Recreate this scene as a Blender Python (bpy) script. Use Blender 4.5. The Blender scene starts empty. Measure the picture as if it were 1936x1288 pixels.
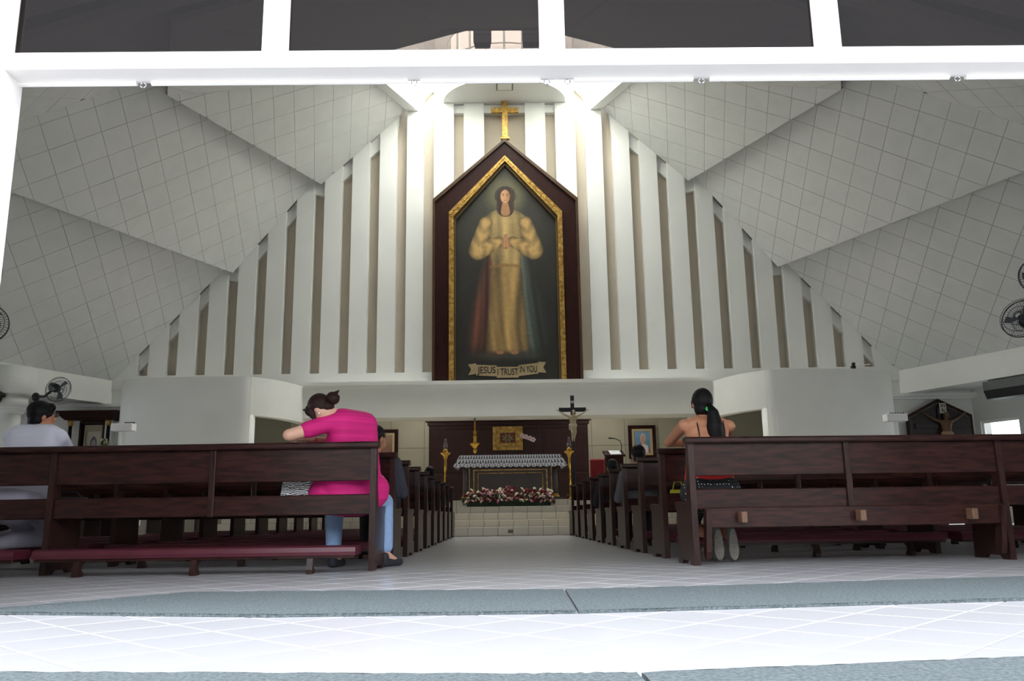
import bpy, bmesh, math, random
from mathutils import Vector, Matrix
random.seed(7)
S = bpy.context.scene
COL = S.collection
V = Vector
PI = math.pi

# ------------------------------------------------------------------ camera
F_PX, W_PX, H_PX = 1600.0, 1936.0, 1288.0
CAM = V((0, 0, 0.375))
def cam_axes(vp=(950, 977), roll=math.radians(0.7)):
    y = V((vp[0]-W_PX/2, vp[1]-H_PX/2, F_PX)).normalized()      # world +Y in (right, down, forward)
    up = V((-math.sin(roll), -math.cos(roll), 0))
    z = (up - up.dot(y)*y).normalized()
    x = y.cross(z)
    return x, y, z
AX, AY, AZ = cam_axes()
right = V((AX[0], AY[0], AZ[0])); down = V((AX[1], AY[1], AZ[1])); fwd = V((AX[2], AY[2], AZ[2]))
cd = bpy.data.cameras.new('camera'); cam = bpy.data.objects.new('camera', cd); COL.objects.link(cam)
m = Matrix.Identity(4)
for i in range(3):
    m[i][0] = right[i]; m[i][1] = -down[i]; m[i][2] = -fwd[i]; m[i][3] = CAM[i]
cam.matrix_world = m
cd.sensor_fit = 'HORIZONTAL'; cd.sensor_width = 36.0; cd.lens = 36.0*F_PX/W_PX
cd.clip_start = 0.05; cd.clip_end = 400
S.camera = cam

# ------------------------------------------------------------------ light
world = bpy.data.worlds.new('sky'); S.world = world; world.use_nodes = True
bg = world.node_tree.nodes['Background']
bg.inputs[0].default_value = (0.88, 0.93, 1.0, 1); bg.inputs[1].default_value = 4.1
def area(name, loc, target, sx, sy, energy, color=(1, 1, 1)):
    l = bpy.data.lights.new(name, 'AREA'); l.shape = 'RECTANGLE'; l.size = sx; l.size_y = sy
    l.energy = energy; l.color = color
    o = bpy.data.objects.new(name, l); COL.objects.link(o); o.location = loc
    o.rotation_euler = (V(target)-V(loc)).to_track_quat('-Z', 'Y').to_euler()
    return o
area('lantern_skylight', (0.2, 20.9, 15.85), (0.2, 20.9, 0), 4.5, 3.0, 780, (1.0, 1.0, 1.0))
S.view_settings.view_transform = 'Standard'; S.view_settings.look = 'None'
S.view_settings.gamma = 1.0; S.view_settings.use_curve_mapping = False
S.view_settings.exposure = 0.40
S.cycles.use_denoising = True
S.cycles.max_bounces = 10; S.cycles.diffuse_bounces = 6; S.cycles.transparent_max_bounces = 12
S.cycles.sample_clamp_indirect = 8.0

# ------------------------------------------------------------------ helpers
def lin(c):
    return tuple(((v/255)/12.92 if v/255 <= .04045 else ((v/255+.055)/1.055)**2.4) for v in c)
MATS = {}
def mat(name, rgb, rough=.6, metal=0.0, var=0.0, scale=8.0, bump=0.0, bscale=60.0, stretch=None, rgb2=None, coat=0.0, spec=.5, emit=None, coords='Object', sheen=0.0):
    if name in MATS: return MATS[name]
    M = bpy.data.materials.new(name); M.use_nodes = True; nt = M.node_tree; b = nt.nodes['Principled BSDF']
    c = lin(rgb)
    b.inputs['Base Color'].default_value = (*c, 1); b.inputs['Roughness'].default_value = rough
    b.inputs['Metallic'].default_value = metal; b.inputs['Specular IOR Level'].default_value = spec
    b.inputs['Coat Weight'].default_value = coat; b.inputs['Coat Roughness'].default_value = .12
    b.inputs['Sheen Weight'].default_value = sheen
    tc = nt.nodes.new('ShaderNodeTexCoord'); mp = nt.nodes.new('ShaderNodeMapping')
    nt.links.new(tc.outputs[coords], mp.inputs[0])
    if stretch: mp.inputs['Scale'].default_value = stretch
    if var or rgb2:
        n = nt.nodes.new('ShaderNodeTexNoise'); n.inputs['Scale'].default_value = scale; n.inputs['Detail'].default_value = 5
        nt.links.new(mp.outputs[0], n.inputs['Vector'])
        r = nt.nodes.new('ShaderNodeValToRGB'); r.color_ramp.elements[0].position = .33; r.color_ramp.elements[1].position = .67
        c2 = lin(rgb2) if rgb2 else tuple(v*(1-var) for v in c)
        r.color_ramp.elements[0].color = (*c2, 1); r.color_ramp.elements[1].color = (*c, 1)
        nt.links.new(n.outputs[0], r.inputs[0]); nt.links.new(r.outputs[0], b.inputs['Base Color'])
    if bump:
        n2 = nt.nodes.new('ShaderNodeTexNoise'); n2.inputs['Scale'].default_value = bscale; n2.inputs['Detail'].default_value = 4
        nt.links.new(mp.outputs[0], n2.inputs['Vector'])
        bp = nt.nodes.new('ShaderNodeBump'); bp.inputs['Strength'].default_value = bump; bp.inputs['Distance'].default_value = .01
        nt.links.new(n2.outputs[0], bp.inputs['Height']); nt.links.new(bp.outputs[0], b.inputs['Normal'])
    if emit:
        b.inputs['Emission Color'].default_value = (*c, 1); b.inputs['Emission Strength'].default_value = emit
    MATS[name] = M
    return M

def tag(o, label=None, cat=None, group=None, kind=None):
    if label: o['label'] = label
    if cat: o['category'] = cat
    if group: o['group'] = group
    if kind: o['kind'] = kind
    return o
def empty(name, loc=(0, 0, 0), rz=0.0, label=None, cat=None, group=None, kind=None):
    o = bpy.data.objects.new(name, None); COL.objects.link(o); o.location = loc; o.rotation_euler = (0, 0, rz)
    o.empty_display_size = .1
    return tag(o, label, cat, group, kind)
def link(name, me, parent=None, loc=(0, 0, 0), rz=0.0):
    o = bpy.data.objects.new(name, me); COL.objects.link(o); o.parent = parent; o.location = loc; o.rotation_euler = (0, 0, rz)
    return o

class MB:
    def __init__(s): s.v = []; s.f = []
    def add(s, vs, fs):
        k = len(s.v); s.v += [tuple(p) for p in vs]; s.f += [tuple(i+k for i in f) for f in fs]; return s
    def box(s, x0, x1, y0, y1, z0, z1):
        return s.add([(x0,y0,z0),(x1,y0,z0),(x1,y1,z0),(x0,y1,z0),(x0,y0,z1),(x1,y0,z1),(x1,y1,z1),(x0,y1,z1)],
                     [(0,3,2,1),(4,5,6,7),(0,1,5,4),(1,2,6,5),(2,3,7,6),(3,0,4,7)])
    def cbox(s, x0, x1, y0, y1, z0, z1, c=.006):
        pts = []
        for sx in (0, 1):
            for sy in (0, 1):
                for sz in (0, 1):
                    X = (x0, x1)[sx]; Y = (y0, y1)[sy]; Z = (z0, z1)[sz]
                    ix = X + (c if sx == 0 else -c); iy = Y + (c if sy == 0 else -c); iz = Z + (c if sz == 0 else -c)
                    pts += [(X, iy, iz), (ix, Y, iz), (ix, iy, Z)]
        return s.hull(pts)
    def hull(s, pts):
        bm = bmesh.new()
        for p in pts: bm.verts.new(p)
        bmesh.ops.convex_hull(bm, input=bm.verts)
        bm.verts.index_update()
        s.add([v.co for v in bm.verts], [[v.index for v in f.verts] for f in bm.faces]); bm.free(); return s
    def prism(s, poly, ext):
        """poly: list of 3-D points (planar), ext: extrusion vector"""
        n = len(poly); e = V(ext); a = [V(p) for p in poly]
        return s.add(a+[p+e for p in a], [tuple(range(n))[::-1], tuple(range(n, 2*n))]+[(i, (i+1) % n, n+(i+1) % n, n+i) for i in range(n)])
    def tube(s, pts, r, n=8, cap=True):
        pts = [V(p) for p in pts]; k = len(pts); rs = r if isinstance(r, (list, tuple)) else [r]*k
        vs = []; fs = []
        t0 = (pts[1]-pts[0]).normalized(); ref = V((0, 0, 1)) if abs(t0.z) < .9 else V((1, 0, 0))
        for i, p in enumerate(pts):
            t = (pts[min(i+1, k-1)]-pts[max(i-1, 0)]).normalized()
            a = t.cross(ref)
            if a.length < 1e-4: a = t.cross(V((0, 1, 0)))
            a.normalize(); b = t.cross(a)
            for j in range(n):
                an = 2*PI*j/n; vs.append(p+(a*math.cos(an)+b*math.sin(an))*rs[i])
        for i in range(k-1):
            for j in range(n):
                fs.append((i*n+j, i*n+(j+1) % n, (i+1)*n+(j+1) % n, (i+1)*n+j))
        if cap: fs += [tuple(range(n))[::-1], tuple(range((k-1)*n, k*n))]
        return s.add(vs, fs)
    def lathe(s, prof, c=(0, 0, 0), n=16, cap=True):
        vs = []; fs = []; k = len(prof)
        for r, z in prof:
            for j in range(n):
                a = 2*PI*j/n; vs.append((c[0]+r*math.cos(a), c[1]+r*math.sin(a), c[2]+z))
        for i in range(k-1):
            for j in range(n): fs.append((i*n+j, i*n+(j+1) % n, (i+1)*n+(j+1) % n, (i+1)*n+j))
        if cap: fs += [tuple(range(n))[::-1], tuple(range((k-1)*n, k*n))]
        return s.add(vs, fs)
    def ell(s, c, r, rot=None, nu=14, nv=9):
        vs = []; fs = []; c = V(c)
        R = rot if rot is not None else Matrix.Identity(3)
        vs.append(c+R @ V((0, 0, -r[2])))
        for i in range(1, nv):
            ph = -PI/2+PI*i/nv
            for j in range(nu):
                a = 2*PI*j/nu
                vs.append(c+R @ V((r[0]*math.cos(ph)*math.cos(a), r[1]*math.cos(ph)*math.sin(a), r[2]*math.sin(ph))))
        vs.append(c+R @ V((0, 0, r[2]))); last = len(vs)-1
        for j in range(nu): fs.append((0, 1+(j+1) % nu, 1+j)); fs.append((last, 1+(nv-2)*nu+j, 1+(nv-2)*nu+(j+1) % nu))
        for i in range(nv-2):
            for j in range(nu):
                fs.append((1+i*nu+j, 1+i*nu+(j+1) % nu, 1+(i+1)*nu+(j+1) % nu, 1+(i+1)*nu+j))
        return s.add(vs, fs)
    def cap(s, p0, r0, p1, r1, n=12):
        p0 = V(p0); p1 = V(p1); d = p1-p0; L = d.length
        if L < 1e-5: return s.ell(p0, (r0, r0, r0))
        d /= L; pts = []; rs = []
        for i in range(1, 5):
            a = -PI/2+PI/2*i/5; pts.append(p0+d*r0*math.sin(a)); rs.append(r0*math.cos(a))
        pts.append(p0); rs.append(r0); pts.append(p1); rs.append(r1)
        for i in range(1, 5):
            a = PI/2*i/5; pts.append(p1+d*r1*math.sin(a)); rs.append(r1*math.cos(a))
        return s.tube(pts, rs, n)
    def mesh(s, name, m, smooth=False, recalc=True):
        me = bpy.data.meshes.new(name); me.from_pydata(s.v, [], s.f)
        if recalc:
            bm = bmesh.new(); bm.from_mesh(me); bmesh.ops.recalc_face_normals(bm, faces=bm.faces); bm.to_mesh(me); bm.free()
        if m: me.materials.append(m)
        if smooth:
            me.polygons.foreach_set('use_smooth', [True]*len(me.polygons))
        me.update(); return me
    def build(s, name, m, parent=None, loc=(0, 0, 0), rz=0.0, smooth=False):
        return link(name, s.mesh(name, m, smooth), parent, loc, rz)

def copy_tree(o, parent=None):
    c = o.copy(); COL.objects.link(c); c.parent = parent
    for k in list(o.children): copy_tree(k, c)
    return c
def text_mesh(name, body, size, m, loc, parent, ext=.002, width=None):
    cu = bpy.data.curves.new(name, 'FONT'); cu.body = body; cu.size = size; cu.extrude = ext; cu.align_x = 'CENTER'; cu.align_y = 'CENTER'
    cu.offset = size*.012
    t = bpy.data.objects.new(name+'_tmp', cu); COL.objects.link(t)
    bpy.context.view_layer.update()
    me = bpy.data.meshes.new_from_object(t.evaluated_get(bpy.context.evaluated_depsgraph_get()))
    bpy.data.objects.remove(t)
    me.materials.clear(); me.materials.append(m)
    o = link(name, me, parent, loc); o.rotation_euler = (PI/2, 0, 0)
    if width:
        xs = [v.co.x for v in me.vertices]; o.scale = (width/(max(xs)-min(xs)),)+(1.0, 1.0)
    return o

# ------------------------------------------------------------------ materials
WHITE = mat('white_paint', (236, 237, 233), .55, var=.04, scale=1.5)
FINM = mat('fin_paint', (236, 237, 233), .5, var=.03, scale=1.2)
RECESS = mat('recess_paint', (198, 187, 170), .7, var=.05, scale=1.5)
CEILM = mat('ceiling_board', (228, 229, 227), .8, var=.05, scale=2.5, bump=.15, bscale=160)
GAPM = mat('ceiling_joint', (140, 140, 128), .8)
FRAMEM = mat('frame_paint', (240, 236, 232), .4, var=.03, scale=3)
TILE = mat('floor_tile', (186, 185, 188), .22, var=.05, scale=1.3, spec=.35)
GROUT = mat('floor_grout', (190, 189, 190), .5)
STEPT = mat('step_tile', (228, 220, 204), .3, var=.10, scale=3)
CARPET = mat('grey_carpet', (116, 125, 127), .95, rgb2=(76, 87, 91), scale=85, bump=1.0, bscale=220)
WOOD = mat('pew_wood', (60, 32, 27), .24, rgb2=(36, 18, 17), scale=5, stretch=(1.2, 9, 9), spec=.3)
WOODE = mat('pew_wood_end', (62, 38, 34), .28, rgb2=(40, 23, 21), scale=5, stretch=(9, 9, 1.2), spec=.28)
DKWOOD = mat('dark_wood', (52, 22, 17), .45, rgb2=(34, 13, 11), scale=4, stretch=(8, 8, 1), spec=.2)
SCREENW = mat('screen_wood', (62, 26, 24), .4, rgb2=(46, 18, 18), scale=4, stretch=(8, 8, 1))
PADM = mat('burgundy_vinyl', (88, 32, 46), .35, var=.2, scale=6)
GOLD = mat('gold_leaf', (214, 178, 98), .32, metal=.55, rgb2=(150, 108, 44), scale=11, bump=.3, bscale=30)
BRASS = mat('brass', (206, 160, 70), .22, metal=1.0, var=.15, scale=10)
BLACKM = mat('black_plastic', (26, 26, 28), .45)
DKGREY = mat('dark_grey_metal', (60, 66, 70), .4, metal=.3)
CHROME = mat('chrome', (200, 200, 205), .15, metal=1.0)
SKIN = mat('skin_light', (222, 172, 146), .5, var=.06, scale=14)
SKIN2 = mat('skin_tan', (190, 130, 96), .5, var=.08, scale=14)
HAIRB = mat('black_hair', (20, 17, 18), .55, spec=.2, var=.4, scale=40, stretch=(6, 6, 1))
HAIRBR = mat('brown_hair', (48, 28, 24), .55, spec=.2, var=.4, scale=40, stretch=(6, 6, 1))
PINK = mat('pink_shirt', (222, 28, 128), .75, rgb2=(196, 16, 108), scale=3, stretch=(.4, .4, 14), bump=.2, bscale=30)
JEANS = mat('pale_denim', (150, 178, 218), .85, var=.12, scale=30)
REDT = mat('red_top', (206, 42, 40), .8, var=.1, scale=10)
WSHIRT = mat('white_shirt', (222, 222, 236), .8, var=.04, scale=6)
GTROU = mat('grey_trousers', (176, 172, 186), .85, var=.1, scale=10)
DARKC = mat('dark_cloth', (38, 36, 44), .85, var=.2, scale=10)
SHOEM = mat('shoe_dark', (46, 46, 54), .6, var=.2, scale=20)
SOLE = mat('shoe_sole', (132, 126, 116), .8, var=.25, scale=40, bump=.5, bscale=120)
LEAF = mat('leaf_green', (36, 58, 30), .6, var=.4, scale=20)
FWHITE = mat('flower_white', (236, 226, 200), .7)
FRED = mat('flower_red', (120, 18, 30), .7)
FPINK = mat('flower_pink', (206, 120, 150), .7)
PAPER = mat('paper_white', (236, 236, 236), .7)

def glass_mat(name, tint, refl=.06):
    M = bpy.data.materials.new(name); M.use_nodes = True; nt = M.node_tree; nt.nodes.clear()
    o = nt.nodes.new('ShaderNodeOutputMaterial'); t = nt.nodes.new('ShaderNodeBsdfTransparent'); g = nt.nodes.new('ShaderNodeBsdfGlossy')
    t.inputs[0].default_value = (*tint, 1); g.inputs['Roughness'].default_value = .03; g.inputs[0].default_value = (1, .93, .93, 1)
    mx = nt.nodes.new('ShaderNodeMixShader'); mx.inputs[0].default_value = refl
    nt.links.new(t.outputs[0], mx.inputs[1]); nt.links.new(g.outputs[0], mx.inputs[2]); nt.links.new(mx.outputs[0], o.inputs[0])
    return M
TINT = glass_mat('tinted_glass', (.25, .23, .225), .010)
CLEAR = glass_mat('clear_glass', (.92, .94, .94), .08)

def attr_mat(name, rough=.55):
    M = bpy.data.materials.new(name); M.use_nodes = True; nt = M.node_tree; b = nt.nodes['Principled BSDF']
    a = nt.nodes.new('ShaderNodeVertexColor'); a.layer_name = 'paint'; b.inputs['Roughness'].default_value = rough
    n = nt.nodes.new('ShaderNodeTexNoise'); n.inputs['Scale'].default_value = 9; n.inputs['Detail'].default_value = 6
    tc = nt.nodes.new('ShaderNodeTexCoord'); nt.links.new(tc.outputs['Object'], n.inputs['Vector'])
    mr = nt.nodes.new('ShaderNodeMapRange'); mr.inputs[3].default_value = .75; mr.inputs[4].default_value = 1.2
    nt.links.new(n.outputs[0], mr.inputs[0])
    mx = nt.nodes.new('ShaderNodeVectorMath'); mx.operation = 'SCALE'
    nt.links.new(a.outputs[0], mx.inputs[0]); nt.links.new(mr.outputs[0], mx.inputs['Scale']); nt.links.new(mx.outputs[0], b.inputs['Base Color'])
    return M
PAINTM = attr_mat('oil_paint')
def painted_panel(name, parent, xw, z0, z1, y, nu, nv, colour):
    """flat painted panel at depth y; xw(z)->(x0,x1); colour(u in -1..1, v in 0..1) -> srgb"""
    vs = []; fs = []; cs = []
    for j in range(nv+1):
        v = j/nv; z = z0+(z1-z0)*v; a, b = xw(z)
        for i in range(nu+1):
            u = i/nu; vs.append((a+(b-a)*u, y, z))
            cs.append((*lin([min(255, max(0, q)) for q in colour((a+(b-a)*u), z)]), 1))
    for j in range(nv):
        for i in range(nu):
            k = j*(nu+1)+i; fs.append((k, k+1, k+nu+2, k+nu+1))
    me = bpy.data.meshes.new(name); me.from_pydata(vs, [], fs)
    at = me.color_attributes.new('paint', 'FLOAT_COLOR', 'POINT')
    at.data.foreach_set('color', [q for c in cs for q in c])
    me.materials.append(PAINTM)
    return link(name, me, parent)

# ================================================================== SETTING
XC = 0.2
# ---- floor: slab with grout level, square tiles laid diagonally
fl = MB().box(-23, 23, -8, 17.3, -.2, -.010).box(-23, -7.6, 17.3, 23.2, -.2, -.010).box(8.1, 23, 17.3, 23.2, -.2, -.010).build('floor', GROUT); tag(fl, kind='structure')
TS = 0.30
tile_me = MB().hull([(sx*(TS/2-.0025-c), sy*(TS/2-.0025-d), z) for sx in (-1, 1) for sy in (-1, 1) for (c, d, z) in ((0, .002, -.012), (.002, 0, -.012), (0, .002, -.002), (.002, 0, -.002), (.004, .004, 0))]).mesh('tile', TILE)
c45 = math.cos(PI/4)
near = []; far = MB()
for i in range(-70, 70):
    for j in range(-70, 70):
        x = (i-j)*TS*c45+.05; y = (i+j)*TS*c45+.12
        if 1.7 < y < 6.45 and abs(x-.05) < .62*y+.35: near.append((abs(y), x, y))
        elif 6.45 <= y < 17.05 and -6.2 < x < 6.6:
            h = TS/2-.0025; d = h*math.sqrt(2)
            far.add([(x-d, y, 0), (x, y-d, 0), (x+d, y, 0), (x, y+d, 0), (x-d, y, -.01), (x, y-d, -.01), (x+d, y, -.01), (x, y+d, -.01)],
                    [(0, 1, 2, 3), (0, 4, 5, 1), (1, 5, 6, 2), (2, 6, 7, 3), (3, 7, 4, 0)])
near.sort()
for _, x, y in near[:300]:
    o = link('tile', tile_me, fl, (x, y, 0), PI/4); o.rotation_euler = (random.uniform(-.0012, .0012), random.uniform(-.0012, .0012), PI/4)
for _, x, y in near[300:]:
    h = TS/2-.0025; d = h*math.sqrt(2)
    far.add([(x-d, y, 0), (x, y-d, 0), (x+d, y, 0), (x, y+d, 0), (x-d, y, -.01), (x, y-d, -.01), (x+d, y, -.01), (x, y+d, -.01)],
            [(0, 1, 2, 3), (0, 4, 5, 1), (1, 5, 6, 2), (2, 6, 7, 3), (3, 7, 4, 0)])
tag(far.build('far_tiles', TILE, fl), kind='stuff')

# ---- altar steps with tiled risers, sanctuary platform
STEPS = [(17.3, 0.0, .17), (17.65, .17, .31), (18.0, .31, .45), (18.35, .45, .59), (18.70, .59, .73)]
st = MB()
for Y, z0, z1 in STEPS: st.box(-7.5, 8.0, Y+.012, 25.6, z0-.02, z1-.006)
st = st.build('trim_1', mat('step_grout', (150, 144, 132), .6)); tag(st, 'cream tiled steps rising to the altar platform', kind='structure')
rt = {}
for k, (Y, z0, z1) in enumerate(STEPS):
    me = MB().cbox(-.146, .146, 0, .02, .002, z1-z0-.004, .003).mesh('tile', STEPT)
    for i in range(-20, 22): link('tile', me, st, (.36+i*.302+(.02 if k % 2 else 0), Y, z0))
for k, (Y, z0, z1) in enumerate(STEPS[:2]):
    me = MB().cbox(-.146, .146, .002, .345, -.012, 0, .002).mesh('tile', STEPT)
    for i in range(-6, 8): link('tile', me, st, (.36+i*.302, Y, z1))
pl = MB().box(-7.5, 8.0, 18.70, 25.6, .72, .7305).build('platform_top', STEPT, st)
MB().cbox(.105, .205, 17.286, 17.3, .05, .12, .006).build('outlet_cover', mat('outlet', (120, 104, 84), .5), st)

# ---- ribbed altar wall
wb = MB().box(-10.65, 11.05, 23.27, 23.5, 3.9, 17.0).build('wall_back', RECESS); tag(wb, kind='structure')
def ztop(r):
    """underside of the ceiling where it meets the wall, r = distance from the centre line"""
    r = abs(r)
    if r < 2.85: return 16.4
    if r < 5.3: return 12.12-(r-2.85)*(12.12-9.82)/2.45
    if r < 7.7: return 10.40-(r-5.15)*(10.40-7.2)/2.55
    return 7.80-(r-7.5)*(7.80-4.17)/3.3
gaps = [1.34]+[2.21+.782*k for k in range(11)]
edges = [.6]
for g in gaps: edges += [g-.145, g+.145]
edges += [10.85]
for s in (-1, 1):
    for i in range(0, len(edges)-1, 2):
        a, b = edges[i], edges[i+1]
        cuts = [a]+[q for q in (2.85, 5.32, 7.72) if a < q < b]+[b]
        poly = [(XC+s*a, 23.0, 4.05), (XC+s*b, 23.0, 4.05)]
        up = []
        for q in cuts:
            if q in (a, b): up.append((XC+s*q, 23.0, ztop(q)+.03))
            else: up += [(XC+s*(q-.001), 23.0, ztop(q-.03)+.03), (XC+s*(q+.001), 23.0, ztop(q+.03)+.03)]
        poly += up[::-1]
        MB().prism(poly, (0, .28, 0)).build('fin', FINM, wb)
    for g in gaps[1:]:
        a, b = g-.145, g+.145; t = (lambda q: min(ztop(q), 12.12+2.0))
        dz = .42
        if g > 2.9:
            MB().prism([(XC+s*a, 23.14, ztop(a)+.03), (XC+s*b, 23.14, ztop(b)+.03), (XC+s*b, 23.14, ztop(b)-dz), (XC+s*a, 23.14, ztop(a)-dz)], (0, .13, 0)).build('gap_lintel', FINM, wb)
        else:
            MB().prism([(XC+s*a, 23.14, 16), (XC+s*b, 23.14, 16), (XC+s*b, 23.14, 12.55), (XC+s*a, 23.14, 12.85)], (0, .13, 0)).build('gap_lintel', FINM, wb)
MB().box(XC-10.85, XC+10.85, 22.97, 23.27, 3.9, 4.29).build('plinth', FINM, wb)
MB().box(XC-1.5, XC+1.5, 23.1, 23.27, 12.05, 12.30).build('gap_lintel', FINM, wb)

# ---- beam over the sanctuary opening
bmw = MB().box(XC-5.45, XC+5.45, 22.34, 23.3, 2.98, 3.90).build('trim_2', WHITE); tag(bmw, 'white beam with moulded cornice below the painting', kind='structure')
MB().box(XC-5.4, XC+5.4, 22.28, 23.0, 3.76, 3.84).box(XC-5.4, XC+5.4, 22.22, 23.0, 3.84, 3.93).build('cornice', WHITE, bmw)

# ---- curved walls either side
def bez(pts, n):
    out = []
    P = [V(p) for p in pts]
    for i in range(len(P)-1):
        p0 = P[max(i-1, 0)]; p1 = P[i]; p2 = P[i+1]; p3 = P[min(i+2, len(P)-1)]
        for k in range(n):
            t = k/n; out.append(.5*((2*p1)+(-p0+p2)*t+(2*p0-5*p1+4*p2-p3)*t*t+(-p0+3*p1-3*p2+p3)*t**3))
    out.append(P[-1]); return out
for s, nm, xo in ((-1, 'wall_left', 0), (1, 'wall_right', 0)):
    plan = bez([(9.82, 23.2), (9.82, 22.2), (9.78, 21.35), (9.5, 20.85), (9.0, 20.62), (8.2, 20.5), (7.2, 20.47), (6.55, 20.52), (6.32, 20.62)], 6)
    plan2 = bez([(6.32, 20.62), (5.95, 21.0), (5.65, 21.6), (5.45, 22.3), (5.38, 22.9)], 6)
    def strip(pl, z0, z1, th=.26):
        P = [V((XC+s*p[0], p[1])) for p in pl]; N = []
        for i in range(len(P)):
            t = (P[min(i+1, len(P)-1)]-P[max(i-1, 0)]).normalized(); nrm = V((-t.y, t.x))
            if nrm.y < 0 and abs(nrm.y) > .3: nrm = -nrm
            N.append(nrm)
        # inner side = towards the centre behind the wall
        cx, cy = XC+s*7.6, 22.6
        vs = []; fs = []
        for p, n_ in zip(P, N):
            if (V((cx, cy))-p).dot(n_) < 0: n_ = -n_
            q = p+n_*th
            vs += [(p.x, p.y, z0), (p.x, p.y, z1), (q.x, q.y, z1), (q.x, q.y, z0)]
        for i in range(len(P)-1):
            for k in range(4): fs.append((i*4+k, i*4+(k+1) % 4, (i+1)*4+(k+1) % 4, (i+1)*4+k))
        fs += [(0, 1, 2, 3), tuple(range(len(vs)-4, len(vs)))]
        return MB().add(vs, fs)
    w = strip(plan, 0, 3.83).build(nm, WHITE, smooth=False); tag(w, kind='structure')
    strip(plan2, 2.88, 3.83).build('header', WHITE, w)
    MB().lathe([(.13, 0), (.13, 2.9)], (XC+s*6.36, 20.75, 0), 16).build('jamb', WHITE, w, smooth=True)
# outer rear walls beyond the curved walls
for s, nm in ((-1, 'wall_rear_left'), (1, 'wall_rear_right')):
    a, b = sorted((XC+s*9.7, XC+s*13.0)); a2, b2 = (a-2.2, b) if s < 0 else (a, b+.2)
    o = MB().box(a2, b2, 23.0, 23.3, 0, 4.0).build(nm, WHITE); tag(o, kind='structure')
    MB().box(a2, b2, 22.9, 23.0, 3.36, 3.43).box(a2, b2, 22.84, 23.0, 3.43, 3.52).build('cornice', WHITE, o)
# ---- room behind the beam
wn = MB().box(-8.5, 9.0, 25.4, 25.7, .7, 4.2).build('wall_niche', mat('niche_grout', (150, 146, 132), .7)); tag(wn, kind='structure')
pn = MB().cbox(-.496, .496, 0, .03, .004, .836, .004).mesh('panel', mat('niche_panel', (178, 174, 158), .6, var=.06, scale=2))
for i in range(-6, 7):
    for j in range(3): link('panel', pn, wn, (.2+i*1.0, 25.37, .73+j*.84))
o = MB().box(-8.5, 9.0, 23.25, 25.7, 4.0, 4.2).build('ceiling_niche', WHITE); tag(o, kind='structure')
for x, lb in ((-2.4, 'left'), (2.8, 'right')):  # unseen lamps added to brighten the niche behind the beam
    dl = empty('fill_light', (x, 23.9, 4.0), label='unseen ceiling light added to brighten the niche, %s one' % lb, cat='ceiling light', group='added niche fill lights')
    MB().lathe([(.16, -.03), (.16, 0), (.11, 0), (.11, -.03)], n=20, cap=False).build('trim_ring', CHROME, dl)
    MB().lathe([(.11, -.02), (.11, -.004)], n=20).build('lens', mat('fill_lens', (255, 244, 220), .4, emit=3.0), dl)
    a_ = area('niche_fill', (x, 23.9, 3.93), (x, 23.9, 0), .22, .22, 15, (1.0, .93, .8)); a_.data.shape = 'DISK'; a_.parent = dl; a_.location = (0, 0, -.07)
for s, nm in ((-1, 'wall_niche_left'), (1, 'wall_niche_right')):
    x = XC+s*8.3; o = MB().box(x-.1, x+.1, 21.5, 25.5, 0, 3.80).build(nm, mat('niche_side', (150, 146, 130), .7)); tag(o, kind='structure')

# ---- ceiling plates
A24 = math.radians(24)
def clip(poly, a, b, c):
    out = []
    for i in range(len(poly)):
        p, q = poly[i], poly[(i+1) % len(poly)]
        dp = a*p[0]+b*p[1]-c; dq = a*q[0]+b*q[1]-c
        if dp <= 0: out.append(p)
        if dp*dq < 0:
            t = dp/(dp-dq); out.append((p[0]+(q[0]-p[0])*t, p[1]+(q[1]-p[1])*t))
    return out
def plate(name, pts, tiles=True, ang=45, off=(0, 0)):
    P = [V(p) for p in pts]
    n = V((0, 0, 0))
    for i in range(len(P)): n += P[i].cross(P[(i+1) % len(P)])
    n.normalize()
    if n.z > 0: n = -n                     # n points down into the room
    o = MB().prism([p-n*.012 for p in P], -n*.12).build(name, GAPM if tiles else CEILM); tag(o, kind='structure')
    if not tiles: return o
    e = (P[1]-P[0]).normalized(); f = n.cross(e).normalized()
    ca, sa = math.cos(math.radians(ang)), math.sin(math.radians(ang))
    g = e*ca+f*sa; h = n.cross(g).normalized(); O = P[0]
    q2 = [((p-O).dot(g), (p-O).dot(h)) for p in P]
    ar = sum(q2[i][0]*q2[(i+1) % len(q2)][1]-q2[(i+1) % len(q2)][0]*q2[i][1] for i in range(len(q2)))
    if ar < 0: q2 = q2[::-1]
    T = .6; gp = .005
    x0 = min(q[0] for q in q2); x1 = max(q[0] for q in q2); y0 = min(q[1] for q in q2); y1 = max(q[1] for q in q2)
    for i in range(int((x0-off[0])//T), int((x1-off[0])//T)+1):
        for j in range(int((y0-off[1])//T), int((y1-off[1])//T)+1):
            cx = i*T+off[0]; cy = j*T+off[1]
            sq = [(cx+gp, cy+gp), (cx+T-gp, cy+gp), (cx+T-gp, cy+T-gp), (cx+gp, cy+T-gp)]
            for k in range(len(q2)):
                p, q = q2[k], q2[(k+1) % len(q2)]
                a, b = (q[1]-p[1]), -(q[0]-p[0]); c = a*p[0]+b*p[1]
                sq = clip(sq, a, b, c)
                if len(sq) < 3: break
            if len(sq) < 3: continue
            area_ = abs(sum(sq[k][0]*sq[(k+1) % len(sq)][1]-sq[(k+1) % len(sq)][0]*sq[k][1] for k in range(len(sq))))/2
            if area_ < .004: continue
            dn = random.uniform(-.0015, .0015)
            vs = [O+g*x+h*y+n*dn for x, y in sq]
            MB().prism(vs, -n*.012).build('ceiling_panel', CEILM, o)
    return o
def u_(s): return V((s*math.sin(A24), -math.cos(A24), 0))
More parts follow.
